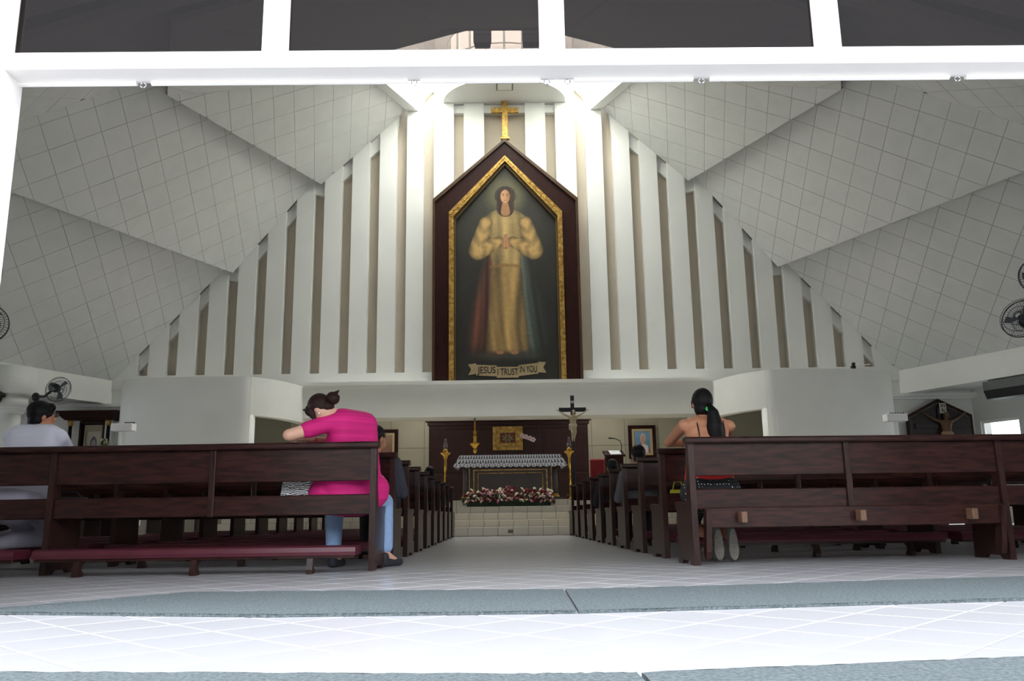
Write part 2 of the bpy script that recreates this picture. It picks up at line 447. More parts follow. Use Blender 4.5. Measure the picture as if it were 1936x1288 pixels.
def v_(s): return V((-s*.38, -.925, 0))
def to_y(p, d, y): return p+d*((y-p.y)/d.y)
for s in (-1, 1):
    A0 = V((XC+s*2.85, 23.0, 12.12)); A1 = V((XC+s*5.3, 23.0, 9.82))
    B0 = V((XC+s*5.15, 23.0, 10.40)); B1 = V((XC+s*7.7, 23.0, 7.2))
    C0 = V((XC+s*7.5, 23.0, 7.80)); C1 = V((XC+s*10.8, 23.0, 4.17))
    u = u_(s); v = v_(s)
    L1 = A0+u*2.0; c1 = to_y(A1, u, 17.7)
    b1 = to_y(B0, u, 17.6); c2 = to_y(B1, u, 15.1)
    d1 = to_y(C0, u, 15.1); c3 = to_y(C1, u, 12.5)
    nA = ['ceiling']*9
    ex = V((0, .3, 0))
    plate('ceiling', [A0, L1, c1, A1], off=(.2, .1))
    plate('ceiling', [B0, b1, c2, B1], off=(.1, .3))
    plate('ceiling', [C0, d1, c3, C1], off=(.15, .05))
    # second octagon side
    plate('ceiling', [L1, L1+v*1.5, c1+v*3.05, c1])
    plate('ceiling', [b1, b1+v*3.05, c2+v*2.9, c2])
    plate('ceiling', [d1, d1+v*2.9, c3+v*3.2, c3])
    # front sides (seen only through the tinted transom)
    R1 = L1+v*1.5; k1 = c1+v*3.05
    plate('ceiling', [R1, V((XC+s*1.57, 19.1, 12.15)), V((XC+s*2.5, 13.3, 9.85)), k1], False)
    plate('ceiling', [b1+v*3.05, V((XC+s*2.5, 13.2, 9.95)), V((XC+s*3.9, 9.9, 7.2)), c2+v*2.9], False)
    plate('ceiling', [d1+v*2.9, V((XC+s*3.9, 9.8, 7.33)), V((XC+s*4.4, 4.0, 4.17)), c3+v*3.2], False)
for y0, z0, h0, y1, z1, h1 in ((18.8, 12.15, 1.57, 13.3, 9.85, 2.5), (13.2, 9.95, 2.5, 9.9, 7.2, 3.9), (9.8, 7.33, 3.9, 3.95, 4.17, 4.4)):
    plate('ceiling', [(XC-h0, y0 if y0 != 18.8 else 18.9, z0), (XC+h0, y0 if y0 != 18.8 else 18.9, z0), (XC+h1, y1, z1), (XC-h1, y1, z1)], False)
# ---- lantern above the sanctuary
ring = []
for s in (-1, 1):
    A0 = V((XC+s*2.85, 23.0, 0)); L1 = A0+u_(s)*2.0; R1 = L1+v_(s)*1.5
    seg = [A0, L1, R1, V((XC+s*1.57, 19.1, 0)), V((XC+s*.95, 18.83, 0))]
    ring.append(seg)
outl = ring[0]+ring[1][::-1]
lan = empty('trim_3', (0, 0, 0), label='white lantern walls rising above the ceiling ring', kind='structure')
cx, cy = XC, 21.3
for i in range(len(outl)-1):
    p, q = outl[i], outl[i+1]
    ctr = V((cx, cy, 0))
    pi_ = p+(ctr-p).normalized()*.32; qi = q+(ctr-q).normalized()*.32
    if 2 <= i <= len(outl)-4: pi_ = p+(p-ctr).normalized()*.2; qi = q+(q-ctr).normalized()*.2
    if i == 0: pi_ = V((p.x+.32, 23.0, 0))
    if i == len(outl)-2: qi = V((q.x-.32, 23.0, 0))
    z0, z1 = 12.08, 16.3
    MB().hull([(a.x, a.y, z) for a in (p, q, pi_, qi) for z in (z0, z1)]).build('lantern_wall', FINM, lan)
MB().prism([(p.x, p.y, 16.2) for p in outl], (0, 0, .2)).build('lantern_roof', FINM, lan)

# ---- ring beams, side ceilings, outer walls with windows, columns
for s, sd in ((-1, 'left'), (1, 'right')):
    u = u_(s); nrm = V((s*math.cos(A24), math.sin(A24), 0))
    p = V((XC+s*10.8, 23.0, 0)); q = to_y(p, u, 4.0)
    def quad(a0, a1, z0, z1, pp=p, qq=q):
        return [(w + nrm*a).to_tuple()[:2]+(z,) for w in (pp, qq) for a in (a0, a1) for z in (z0, z1)]
    o = MB().hull(quad(0, .45, 3.52, 4.17)).build('trim_4' if s < 0 else 'trim_5', WHITE); tag(o, 'white ring beam under the %s ceiling edge' % sd, kind='structure')
    o = MB().hull(quad(.3, 4.6, 3.62, 3.75)).build('ceiling_aisle_'+sd, WHITE); tag(o, kind='structure')
    # outer wall with window openings
    p2 = V((12.95, 23.0, 0)) if s > 0 else V((-13.6, 23.0, 0)); q2 = to_y(p2, u, 3.9); Lw = (q2-p2).length
    wl = empty('wall_outer_'+sd, (0, 0, 0), kind='structure')
    def wseg(t0, t1, z0, z1, name, mm, th=.2, a0=0.0):
        return MB().hull([((p2+u*t+nrm*a).x, (p2+u*t+nrm*a).y, z) for t in (t0, t1) for a in (a0, a0+th) for z in (z0, z1)]).build(name, mm, wl)
    wseg(0, Lw, 0, .9, 'lower_wall', WHITE); wseg(0, 3.84, 2.72, 3.7, 'upper_wall', WHITE); wseg(3.84, Lw, 3.45, 3.7, 'upper_wall', WHITE)
    t = 0; k = 0
    while t < Lw:
        wseg(t, min(t+.18, Lw), .9, 2.72 if k < 3 else 3.5, 'pier', WHITE)
        w0, w1 = t+.18, min(t+1.28, Lw)
        if k >= 3: pass  # bays left open, added to bring more daylight into the nave
        elif not (k == 0 and s > 0): wseg(w0, w1, .9, 2.72, 'wall_infill', WHITE)
        elif w1 > w0+.1:
            zb = 1.9 if k == 0 else .9
            if zb > 1: wseg(w0, w1, .9, zb, 'wall_infill', WHITE)
            for a_, b_, z0, z1 in ((w0, w1, zb, zb+.06), (w0, w1, 2.66, 2.72), (w0, w0+.05, zb, 2.7), (w1-.05, w1, zb, 2.7)): wseg(a_, b_, z0, z1, 'window_frame', FRAMEM, .08, .06)
            wseg(w0, w1, zb+.03, 2.7, 'pane', CLEAR, .006, .1)
        t += 1.28; k += 1
    # columns along the beam
    for i, yy in enumerate((20.45, 12.2)):
        if i == 0 and s > 0: continue
        c = to_y(p, u, yy)+nrm*.15
        if i == 1: c = V((s*8.0+.3, 11.2, 0))
        if i == 0 and s > 0: c = to_y(p, u, 15.5)+nrm*.15
        co = empty('column', c, 0, ['white round column with wide capital carrying wall fans, left edge', 'white round column just beyond the left edge holding wall fans', 'white round column under the right ring beam', 'white round column just beyond the right edge holding wall fans'][(0 if s < 0 else 2)+i], 'column')
        hh = 4.2 if i == 0 else 6.2
        MB().lathe([(.24, 0), (.24, 2.98)], n=24).build('shaft', WHITE, co, smooth=True)
        MB().lathe([(.24, 2.96), (.30, 2.98), (.30, 3.02), (.33, 3.03), (.33, 3.07), (.36, 3.08), (.36, 3.12)], n=24).build('neck_ring', WHITE, co)
        MB().lathe([(.37, 3.12), (.37, 3.42)], n=24).build('collar', WHITE, co, smooth=True)
        MB().lathe([(.47, 3.42), (.50, 3.46), (.52, 4.10)], n=24).build('capital', WHITE, co, smooth=True)
        if i == 1: MB().lathe([(.25, 4.1), (.25, 7.2)], n=20).build('upper_shaft', WHITE, co, smooth=True)
for s, sd in ((-1, 'left'), (1, 'right')):  # unseen flat slabs added to close gaps that leaked sky light
    o = MB().prism([(XC+s*4.2, 3.75, 4.16), (XC+s*4.35, 4.1, 4.16), (XC+s*14.0, 9.7, 4.16), (XC+s*15.3, 12.7, 4.16), (XC+s*16.8, 12.7, 4.16), (XC+s*22.5, 3.75, 4.16)], (0, 0, .15)).build('ceiling_side_'+sd, WHITE); tag(o, kind='structure')
RFM = mat('cover_underside', (120, 116, 110), .9)
rf = empty('leak_cover', kind='structure')  # unseen shell added to keep sky light from leaking between ceiling plates
MB().box(-22.5, -3.95, 3.7, 23.5, 12.6, 12.9).build('leak_cover_slab', RFM, rf); MB().box(4.35, 22.5, 3.7, 23.5, 12.6, 12.9).build('leak_cover_slab', RFM, rf); MB().box(-3.95, 4.35, 3.7, 18.5, 12.6, 12.9).build('leak_cover_slab', RFM, rf)
MB().box(-22.5, 22.5, 3.72, 3.9, 4.28, 12.7).build('gable', WHITE, rf)
for x0, x1 in ((-22.5, -22.2), (22.2, 22.5)): MB().box(x0, x1, 3.7, 23.5, 3.7, 12.7).build('side_wall', WHITE, rf)
MB().box(-22.5, -10.5, 23.3, 23.5, 3.6, 12.7).build('rear_wall', WHITE, rf); MB().box(10.9, 22.5, 23.3, 23.5, 3.6, 12.7).build('rear_wall', WHITE, rf)
gr = MB().box(-70, 70, -60, 40, -.5, -.22).build('ground', mat('bounce_paving', (206, 204, 200), .9, var=.08, scale=.6)); tag(gr, kind='structure')  # unseen paving added, kept pale to bounce light up into the interior
cw = MB().box(-45, 45, -13.3, -13, -.3, 4.5).build('wall_sky_blocker', mat('sky_blocker', (120, 122, 112), .9, var=.15, scale=.5)); tag(cw, kind='structure')  # unseen wall added behind the camera to cut low sky light and reflections
wf = empty('wall_front', kind='structure')
MB().box(-22.0, -2.42, 3.72, 3.95, 0, 4.3).build('wall_panel', FRAMEM, wf); MB().box(4.35, 22.0, 3.72, 3.95, 0, 4.3).build('wall_panel', FRAMEM, wf)

# ---- entrance transom (tinted glazing over the wide doorway)
tr = empty('window_1', kind='structure', label='white transom frame with dark tinted panes over the doorway')
HB, HT = 2.446, 2.531
MB().cbox(-2.45, 4.4, 3.62, 3.765, HB, HT, .004).build('header', FRAMEM, tr)
MB().cbox(-2.45, 4.4, 3.66, 3.72, HT, HT+.02, .003).build('glazing_bead', FRAMEM, tr)
mxs = [-2.38, -1.055, .265, 1.59, 2.91, 4.25]
for k, x in enumerate(mxs):
    w = .045 if 0 < k < 5 else .07
    MB().cbox(x-w, x+w, 3.62, 3.765, HT-.01, 4.2, .004).build('mullion', FRAMEM, tr)
    MB().cbox(x-w-.016, x+w+.016, 3.66, 3.72, HT, 4.2, .003).build('glazing_bead', FRAMEM, tr)
MB().cbox(-2.45, 4.4, 3.62, 3.765, 4.1, 4.3, .004).build('top_rail', FRAMEM, tr)
for a, b in zip(mxs, mxs[1:]): MB().box(a+.04, b-.04, 3.690, 3.696, HT, 4.15).build('pane', TINT, tr)
segs = [-2.4, -1.72, -1.62, -.42, -.32, .24, .34, .90, 1.0, 1.62, 2.25, 2.35, 4.3]
for a, b in ((-2.4, -1.73), (-1.66, -.43), (-.37, .21), (.37, .95), (1.03, 2.2), (2.28, 4.3)):
    MB().tube([(a, 3.75, HB-.006), (b, 3.75, HB-.006)], .014, 8).build('track', FRAMEM, tr)
for x in (-1.70, -.40, .24, .34, .99, 2.24):
    MB().tube([(x+.014*math.cos(t), 3.75, HB-.016+.012*math.sin(t)) for t in [2*PI*i/10 for i in range(11)]], .004, 6).build('track_ring', CHROME, tr)
dj = MB().cbox(-2.45, -2.29, 3.62, 3.78, 0, HB+.01, .006).build('door_1', FRAMEM); tag(dj, 'white post at the left of the doorway', kind='structure')
dj = MB().cbox(4.2, 4.38, 3.62, 3.78, 0, HB+.01, .006).build('door_2', FRAMEM); tag(dj, 'white post at the right of the doorway', kind='structure')

# ---- door mats
def carpet(name, poly, label, group):
    bm = bmesh.new(); vs = [bm.verts.new((p[0], p[1], .001)) for p in poly]; f = bm.faces.new(vs)
    r = bmesh.ops.extrude_face_region(bm, geom=[f]); top = [e for e in r['geom'] if isinstance(e, bmesh.types.BMVert)]
    for t in top: t.co.z = .013
    bmesh.ops.triangulate(bm, faces=bm.faces[:])
    bmesh.ops.subdivide_edges(bm, edges=bm.edges[:], cuts=5, use_grid_fill=True)
    bmesh.ops.triangulate(bm, faces=bm.faces[:])
    bmesh.ops.subdivide_edges(bm, edges=bm.edges[:], cuts=2, use_grid_fill=True)
    bmesh.ops.recalc_face_normals(bm, faces=bm.faces)
    for t in bm.verts:
        if t.co.z > .008: t.co.z += random.uniform(-.002, .002)
    me = bpy.data.meshes.new(name); bm.to_mesh(me); bm.free(); me.materials.append(CARPET)
    tag(link(name, me), label, 'mat', group)
carpet('carpet_mat', [(-2.27, 3.80), (-2.13, 3.76), (-.94, 3.49), (.28, 3.44), (.30, 4.42), (-.85, 4.56), (-1.65, 4.62), (-2.22, 3.93), (-2.27, 3.90)], 'grey carpet strip with tapered left end across the doorway', 'grey mats')
carpet('carpet_mat', [(.292, 3.44), (2.17, 3.64), (4.1, 3.9), (4.1, 5.05), (2.87, 4.78), (.88, 4.47), (.312, 4.42)], 'grey carpet strip across the right of the doorway', 'grey mats')
carpet('carpet_mat', [(-1.9, 2.36), (-1.27, 2.26), (.02, 2.11), (.31, 2.10), (.33, 1.2), (-1.9, 1.2)], 'grey outdoor mat along the bottom left of the terrace', 'grey mats')
carpet('carpet_mat', [(.322, 2.10), (1.3, 2.22), (2.0, 2.32), (2.0, 1.2), (.342, 1.2)], 'grey outdoor mat along the bottom right of the terrace', 'grey mats')


# ================================================================== THINGS
# ---- large framed painting (generic robed figure) with ribbon
pt = empty('framed_painting', (0, 0, 0), label='tall pointed painting of a robed figure in dark wooden frame', cat='painting')
PX, PZ0, PSH, PAP = .19, 4.0, 9.22, 11.05
def pent(hw, dz, z0=PZ0):
    return [V((PX-hw, 0, z0)), V((PX+hw, 0, z0)), V((PX+hw, 0, PSH-dz)), V((PX, 0, PAP-dz*1.32)), V((PX-hw, 0, PSH-dz))]
def pent_frame(name, hw0, dz0, hw1, dz1, y0, y1, m_):
    a = pent(hw0, dz0); b = pent(hw1, dz1); mb = MB()
    # open at the bottom: sides and gable only
    for i, j in ((1, 2), (2, 3), (3, 4), (4, 0)):
        q = [a[i], a[j], b[j], b[i]]
        mb.prism([(p.x, y0, p.z) for p in q], (0, y1-y0, 0))
    return mb.build(name, m_, pt)
DZ = .44
pent_frame('outer_moulding', 2.06, 0, 1.99, .07, 22.70, 22.98, mat('gilt_brown', (78, 52, 26), .4, var=.3, scale=12))
pent_frame('frame', 2.0, .06, 1.58, .40, 22.76, 22.98, DKWOOD)
pent_frame('gold_moulding', 1.60, .39, 1.47, .52, 22.70, 22.98, GOLD)
pent_frame('inner_slip', 1.48, .51, 1.41, .59, 22.78, 22.98, mat('gilt_dark', (96, 74, 34), .4, var=.3, scale=12))
bead = MB()
for i in range(90):
    z = PZ0+(PSH-.45-PZ0)*i/89
    for sx in (-1, 1): bead.ell((PX+sx*1.535, 22.695, z), (.028, .014, .02), nu=6, nv=4)
for i in range(34):
    t = i/33
    for sx in (-1, 1): bead.ell((PX+sx*1.535*(1-t), 22.695, PSH-.45+(PAP-.60-PSH+.45)*t), (.028, .014, .02), nu=6, nv=4)
tag(bead.build('beading', GOLD, pt), kind='stuff')
def pw(z):
    hw = 1.42; zs, za = PSH-.58, PAP-.77
    w = hw if z < zs else hw*max(0.001, (za-z)/(za-zs))
    return PX-w, PX+w
def sm(a, b, x):
    t = min(1, max(0, (x-a)/(b-a))); return t*t*(3-2*t)
def mixc(a, b, t): return tuple(p+(q-p)*t for p, q in zip(a, b))
rnd = random.Random(3)
def seg_d(px, pz, ax, az, bx, bz, ra, rb):
    dx, dz = bx-ax, bz-az; t = min(1, max(0, ((px-ax)*dx+(pz-az)*dz)/(dx*dx+dz*dz)))
    return math.hypot(px-ax-dx*t, pz-az-dz*t)/(ra+(rb-ra)*t), t
def vn(x, z):
    return (math.sin(x*3.1+z*1.7)+math.sin(x*5.3-z*2.3+1.3)+math.sin(x*9.7+z*4.1+.7)*.6)/2.6
def paint(x, z):
    x -= PX
    c = mixc((30, 28, 22), (58, 58, 46), sm(5, 9.8, z)*(1-min(1, abs(x)/1.8)))
    c = tuple(q*(1+.10*vn(x*2, z*2)) for q in c)
    # broad mantle falling to the ground, warm on one side and cool on the other
    if 4.5 < z < 8.2:
        sp = .62+.62*sm(8.2, 5.2, z)
        w = (1-sm(sp*.60, sp, abs(x)))*sm(4.5, 5.1, z)*(1-sm(7.6, 8.2, z))
        ph = x*11/(.6+.12*(8.2-z))+math.sin(z*1.1+x*2)*.6
        fold = .66+.24*math.sin(ph)+.10*math.sin(ph*2.7+z)
        c = mixc(c, tuple(q*fold for q in ((176, 92, 66) if x < 0 else (112, 126, 118))), w*.80)
    # robe
    if z < 8.72: hw = .50+.14*sm(8.0, 8.6, z)+.14*sm(6.8, 4.9, z)-.05*math.exp(-((z-7.3)/.3)**2)
    else: hw = .64*max(0, (9.0-z)/.28)**.5
    if 4.7 < z and hw > 0:
        e = abs(x)/hw
        w = (1-sm(.82, 1.0, e))*sm(4.7, 4.9, z)
        ph = x*(9+3*sm(7.5, 5.5, z))+math.sin(z*1.3+x*1.5)*.9
        fold = .80+.14*math.sin(ph)*sm(8.4, 7.2, z)+.07*math.sin(ph*2.3+z*1.2)+.08*vn(x*3, z)
        c = mixc(c, tuple(q*fold*(1.05-.45*e**2) for q in ((214, 180, 116) if z > 7.3 else (198, 160, 98))), w)
    d = abs(z-7.3+.06*(x/.5)**2)
    if d < .07 and abs(x) < .46: c = mixc(c, (140, 104, 58), .75*(1-d/.07)+.1)
    # arms bent, wide sleeves, hands joined at the chest
    for sx in (-1, 1):
        d1, t1 = seg_d(x*sx, z, .56, 8.55, .80, 7.75, .20, .27); d2, t2 = seg_d(x*sx, z, .78, 7.72, .20, 7.98, .29, .17)
        d = min(d1, d2)
        if d < 1:
            sh = .92-.40*d*d+.10*math.sin((t2 if d2 < d1 else t1)*14+d*4)
            c = mixc(c, tuple(q*sh for q in (204, 166, 102)), 1-sm(.86, 1, d))
    d, t = seg_d(x, z, 0, 7.88, 0, 8.16, .13, .06)
    if d < 1: c = mixc(c, tuple(q*(1-.25*d+(.0 if abs(x) > .012 else -.25)) for q in (206, 150, 104)), 1-sm(.8, 1, d))
    # soft halo, hair to the shoulders, neck, face
    d = math.hypot(x, z-9.36)
    c = mixc(c, (128, 120, 82), .6*(1-sm(.32, .74, d))) if d > .30 else c
    d, t = seg_d(x, z, 0, 9.42, 0, 8.98, .24, .27)
    if d < 1: c = mixc(c, tuple(q*(.8+.3*vn(x*14, z*2)) for q in (66, 42, 26)), 1-sm(.86, 1, d))
    d, t = seg_d(x, z, 0, 9.1, 0, 8.88, .10, .15)
    if d < 1: c = mixc(c, (168, 120, 80), 1-sm(.8, 1, d))
    d = math.hypot(x/.150, (z-9.34)/.225)
    if d < 1:
        fc = mixc((208, 156, 112), (150, 102, 70), .8*sm(-.02, .15, x)+.3*sm(9.2, 9.12, z))
        c = mixc(c, fc, 1-sm(.82, 1, d))
        for sx in (-1, 1):
            if math.hypot((x-sx*.062)/.032, (z-9.375)/.013) < 1: c = mixc(c, (52, 34, 26), .85)
            if math.hypot((x-sx*.064)/.042, (z-9.42)/.009) < 1: c = mixc(c, (80, 52, 34), .7)
        if abs(x-.012) < .012 and 9.28 < z < 9.36: c = mixc(c, (150, 104, 72), .5)
        if abs(x) < .042 and abs(z-9.225) < .011: c = mixc(c, (146, 72, 62), .8)
    # ground and feet
    if z < 5.1:
        c = mixc(c, (78, 76, 66), .6*math.exp(-((z-4.70)/.12)**2)*(1-sm(.5, 1.2, abs(x))))
        for sx in (-.20, .20):
            d = math.hypot((x-sx)/.14, (z-4.80)/.07)
            if d < 1: c = mixc(c, (164, 114, 76), 1-sm(.6, 1, d))
    g = rnd.uniform(-5, 5)
    return tuple(q*.97+g for q in c)
painted_panel('canvas', pt, pw, PZ0, PAP-.78, 22.86, 150, 330, paint)
RIB = mat('ribbon_paint', (160, 140, 104), .7, var=.25, scale=6); INK = mat('ink_black', (26, 22, 18), .8)
ry = 22.835
rb = MB()
def rquad(x0, x1, za, zb, h=.30): rb.prism([(x0, ry, za), (x1, ry, zb), (x1, ry, zb+h), (x0, ry, za+h)], (0, .012, 0))
bz = 4.13
rquad(PX-.86, PX-.30, bz+.03, bz); rquad(PX-.30, PX+.30, bz-.04, bz-.04); rquad(PX+.30, PX+.84, bz, bz+.06)
rb.prism([(PX-.86, ry+.006, bz+.08), (PX-1.08, ry+.006, bz+.04), (PX-1.0, ry+.006, bz+.20), (PX-1.08, ry+.006, bz+.34), (PX-.86, ry+.006, bz+.37)], (0, .012, 0))
rb.prism([(PX+.84, ry+.006, bz+.10), (PX+1.06, ry+.006, bz+.08), (PX+.98, ry+.006, bz+.24), (PX+1.06, ry+.006, bz+.38), (PX+.84, ry+.006, bz+.39)], (0, .012, 0))
rb.build('ribbon', RIB, pt)
text_mesh('lettering', 'JESUS', .26, INK, (PX-.57, ry-.004, bz+.165), pt, width=.50)
text_mesh('lettering', 'I TRUST', .26, INK, (PX, ry-.004, bz+.11), pt, width=.56)
text_mesh('lettering', 'IN YOU', .26, INK, (PX+.57, ry-.004, bz+.18), pt, width=.47)

# ---- gold cross above it
gc = empty('wall_cross', (.21, 22.9, 11.16), label='plain gold latin cross above the pointed painting', cat='cross')
MB().cbox(-.085, .085, 0, .10, 0, 1.16, .01).build('upright', GOLD, gc); MB().cbox(-.40, .40, -.005, .105, .80, .96, .01).build('crossbar', GOLD, gc)
MB().cbox(-.13, .13, -.02, .12, -.03, .04, .01).build('foot', GOLD, gc)

# ---- canopy with light, screen above, hanging loudspeakers
cn = empty('canopy', (.21, 23.0, 12.32), label='white half-round canopy projecting above the gold cross', cat='canopy')
arc = [V((1.80*math.cos(t), -1.45*math.sin(t), 0)) for t in [PI*i/28 for i in range(29)]]
MB().prism(arc, (0, 0, .22)).box(-1.8, 1.8, -.01, .265, 0, .22).build('slab', FINM, cn)
f = MB().cbox(-.24, .24, -1.22, -.78, -.03, .0, .008).build('light_frame', mat('light_frame', (120, 118, 110), .5), cn)
MB().cbox(-.20, .20, -1.18, -.82, -.036, -.02, .004).build('diffuser', mat('light_diffuser', (240, 240, 232), .4), f)
scn = empty('curved_window_screen', (.21, 23.0, 12.54), label='white curved grid of glazing bars above the canopy', cat='screen')
DAY = mat('daylit_pane', (250, 249, 240), .6, emit=6.0)
angs = [PI*i/10 for i in range(11)]
for i, t in enumerate(angs):
    p = (1.66*math.cos(t), -1.30*math.sin(t)); MB().cbox(p[0]-.03, p[0]+.03, p[1]-.03, p[1]+.03, 0, 3.4, .004).build('post', FINM, scn)
for z in (.25, .95, 1.65, 2.35, 3.05):
    MB().tube([(1.66*math.cos(t), -1.30*math.sin(t), z) for t in [PI*i/40 for i in range(41)]], .022, 6).build('rail', FINM, scn)
for a, b in zip(angs, angs[1:]):
    p = (1.62*math.cos(a), -1.26*math.sin(a)); q = (1.62*math.cos(b), -1.26*math.sin(b))
    MB().prism([(p[0], p[1], .05), (q[0], q[1], .05), (q[0], q[1], 3.35), (p[0], p[1], 3.35)], (0, .01, 0)).build('pane', DAY, scn)
for k, (px_, lb) in enumerate(((-.38, 'left'), (.92, 'right'))):
    sp = empty('speaker_array', (px_, 20.6, 12.75), label='black loudspeaker stack hanging in the lantern, %s one of two' % lb, cat='loudspeaker', group='hanging loudspeakers')
    for j in range(6): MB().hull([(x*(.24 if y < 0 else .20), y*.16, z) for x in (-1, 1) for y in (-1, 1) for z in (j*.24, j*.24+.22)]).build('cabinet', BLACKM, sp)
    MB().tube([(0, 0, 1.4), (0, 0, 3.35)], .01, 6).build('cable', BLACKM, sp)
    MB().tube([(.24, -.1, .75), (.29, -.1, .8), (.29, -.1, 1.0), (.24, -.1, 1.05)], .012, 6).build('handle', BLACKM, sp)

# ---- dark wooden screen behind the altar, tabernacle, lamp, orchid
sc_ = empty('wooden_screen', (.2, 24.1, .73), label='wide dark wooden panelled screen behind the altar', cat='screen')
MB().box(-2.26, 2.26, 0, .12, 0, 2.34).build('backboard', SCREENW, sc_)
for a, b in ((-2.2, -.95), (-.90, .90), (.95, 2.2)):
    MB().cbox(a, b, -.03, 0, .9, 2.10, .02).build('panel', SCREENW, sc_); MB().cbox(a, b, -.03, 0, .05, .84, .02).build('panel', SCREENW, sc_)
MB().cbox(-2.30, 2.30, -.06, .12, 2.2, 2.30, .01).cbox(-2.36, 2.36, -.12, .12, 2.30, 2.40, .01).build('cornice', SCREENW, sc_)
MB().cbox(-1.3, 1.3, -.55, 0, .82, .92, .01).build('shelf', SCREENW, sc_)
tb = empty('tabernacle', (.175, 24.0, 2.20), label='gold framed tabernacle with red brown centre panel', cat='tabernacle')
def rframe(mb, w0, h0, w1, h1, zc, y0, y1):
    for x0, x1, z0, z1 in ((-w0, w0, zc+h1, zc+h0), (-w0, w0, zc-h0, zc-h1), (-w0, -w1, zc-h1, zc+h1), (w1, w0, zc-h1, zc+h1)): mb.box(x0, x1, y0, y1, z0, z1)
    return mb
rframe(MB(), .42, .33, .33, .25, .33, -.14, .06).build('outer_frame', GOLD, tb)
rframe(MB(), .34, .26, .215, .145, .35, -.09, .06).build('inner_frame', GOLD, tb)
MB().box(-.22, .22, -.05, .05, .19, .50).build('door', mat('tabernacle_red', (110, 50, 32), .4, var=.3, scale=12), tb)
orn = MB()
for k in range(8):
    a = PI/8+k*PI/4; orn.ell((.09*math.cos(a)*1.25, -.055, .345+.075*math.sin(a)), (.065, .012, .022), Matrix.Rotation(-a, 3, 'Y'), nu=8, nv=5)
orn.build('ornament', mat('pewter', (150, 148, 110), .4, metal=.6), tb)
hl = empty('sanctuary_lamp', (-.71, 22.7, 2.02), label='brass sanctuary lamp hanging on a rod left of the tabernacle', cat='lamp')
MB().lathe([(.01, 0), (.05, .04), (.06, .10), (.03, .13), (.10, .20), (.16, .25), (.15, .28), (.05, .30), (.05, .42), (.07, .46), (.03, .5), (.06, .58), (.02, .64), (.02, .9)], n=14).build('bowl', BRASS, hl, smooth=True)
MB().tube([(0, 0, .88), (0, 0, 1.85)], .018, 8).build('rod', BLACKM, hl)
oc = empty('orchid_pot', (.66, 23.78, 1.653), label='pale orchid in a white pot beside the tabernacle', cat='potted plant')
MB().lathe([(.07, 0), (.11, .22), (.11, .27), (.09, .27), (.08, .2)], n=14).build('pot', PAPER, oc, smooth=True)
MB().tube([(0, 0, .2), (.03, 0, .5), (.0, 0, .8), (-.02, 0, .92), (.2, 0, .85)], .01, 6).build('stem', LEAF, oc)
for dx, dz in ((-.08, .93), (.02, .9), (.13, .86), (.22, .82)):
    fm = MB()
    for k in range(5): a = 2*PI*k/5; fm.ell((dx+.045*math.cos(a), -.03, dz+.045*math.sin(a)), (.04, .012, .03), nu=6, nv=4)
    fm.build('flower', mat('orchid_pink', (214, 190, 196), .7), oc)
lf = MB()
for a in (-.6, .5, 2.4): lf.ell((.1*math.cos(a), .1*math.sin(a), .33), (.13, .04, .02), Matrix.Rotation(a, 3, 'Z') @ Matrix.Rotation(-.5, 3, 'Y'), nu=8, nv=5)
lf.build('leaves', LEAF, oc)

# ---- altar, lace cloth
al = empty('altar', (.19, 19.35, .73), label='dark panelled altar table with gold inlaid frames', cat='altar')
ALT = mat('altar_grey', (74, 64, 62), .35, var=.2, scale=3)
MB().cbox(-.98, .98, .06, .85, 0, .93, .008).build('body', ALT, al)
MB().cbox(-1.12, 1.12, -.05, .92, .93, 1.0, .008).build('top', ALT, al)
MB().cbox(-1.15, 1.15, -.06, .95, 0, .06, .008).build('base', ALT, al)
rframe(MB(), .84, .31, .815, .285, .385, .045, .07).build('gold_frame', GOLD, al); rframe(MB(), .74, .235, .725, .22, .385, .045, .07).build('gold_frame', GOLD, al)
for sx in (-1, 1):
    c = MB().lathe([(.055, .12), (.05, .5), (.055, .84)], (sx*1.02, 0.03, 0), 14).build('colonnette', ALT, al, smooth=True)
    MB().lathe([(.05, .82), (.065, .84), (.06, .88), (.085, .93)], (sx*1.02, .03, 0), 14).build('capital', GOLD, c, smooth=True)
    MB().lathe([(.085, .06), (.085, .09), (.06, .11), (.065, .14)], (sx*1.02, .03, 0), 14).build('column_base', GOLD, c, smooth=True)
    MB().box(sx*.93-.008, sx*.93+.008, .045, .07, .08, .9).build('gold_strip', GOLD, al)
# cloth
LM = bpy.data.materials.new('lace'); LM.use_nodes = True; nt = LM.node_tree; b = nt.nodes['Principled BSDF']
a = nt.nodes.new('ShaderNodeVertexColor'); a.layer_name = 'paint'; nt.links.new(a.outputs[0], b.inputs['Base Color']); b.inputs['Roughness'].default_value = .8
vs = []; fs = []; cs = []
NX, NZ = 256, 26
def lace_col(q, k):
    # rows of small triangles: solid lace and darker open net
    row = k*2.6; fr = row % 1; tri = abs(((q*17.0+(.5 if int(row) % 2 else 0)) % 1)-.5)*2
    return (224, 224, 228) if tri > .15+.75*fr or fr > .86 or k > .93 else (92, 90, 98)
for j in range(NZ+1):
    k = j/NZ
    for i in range(NX+1):
        q = i/NX; drop = .28*(1-.10*(.5+.5*math.cos(q*2*PI*17))) if True else .28
        x = (-1.14+2.28*q)*(1+.13*k*abs(2*q-1)**6)
        y = -.075-.04*k-.008*math.sin(q*60)*k
        vs.append((x, y, 1.012-drop*k)); cs.append((*lin(lace_col(q*2.28, k)), 1))
for j in range(NZ):
    for i in range(NX): k = j*(NX+1)+i; fs.append((k, k+NX+1, k+NX+2, k+1))
base = len(vs)
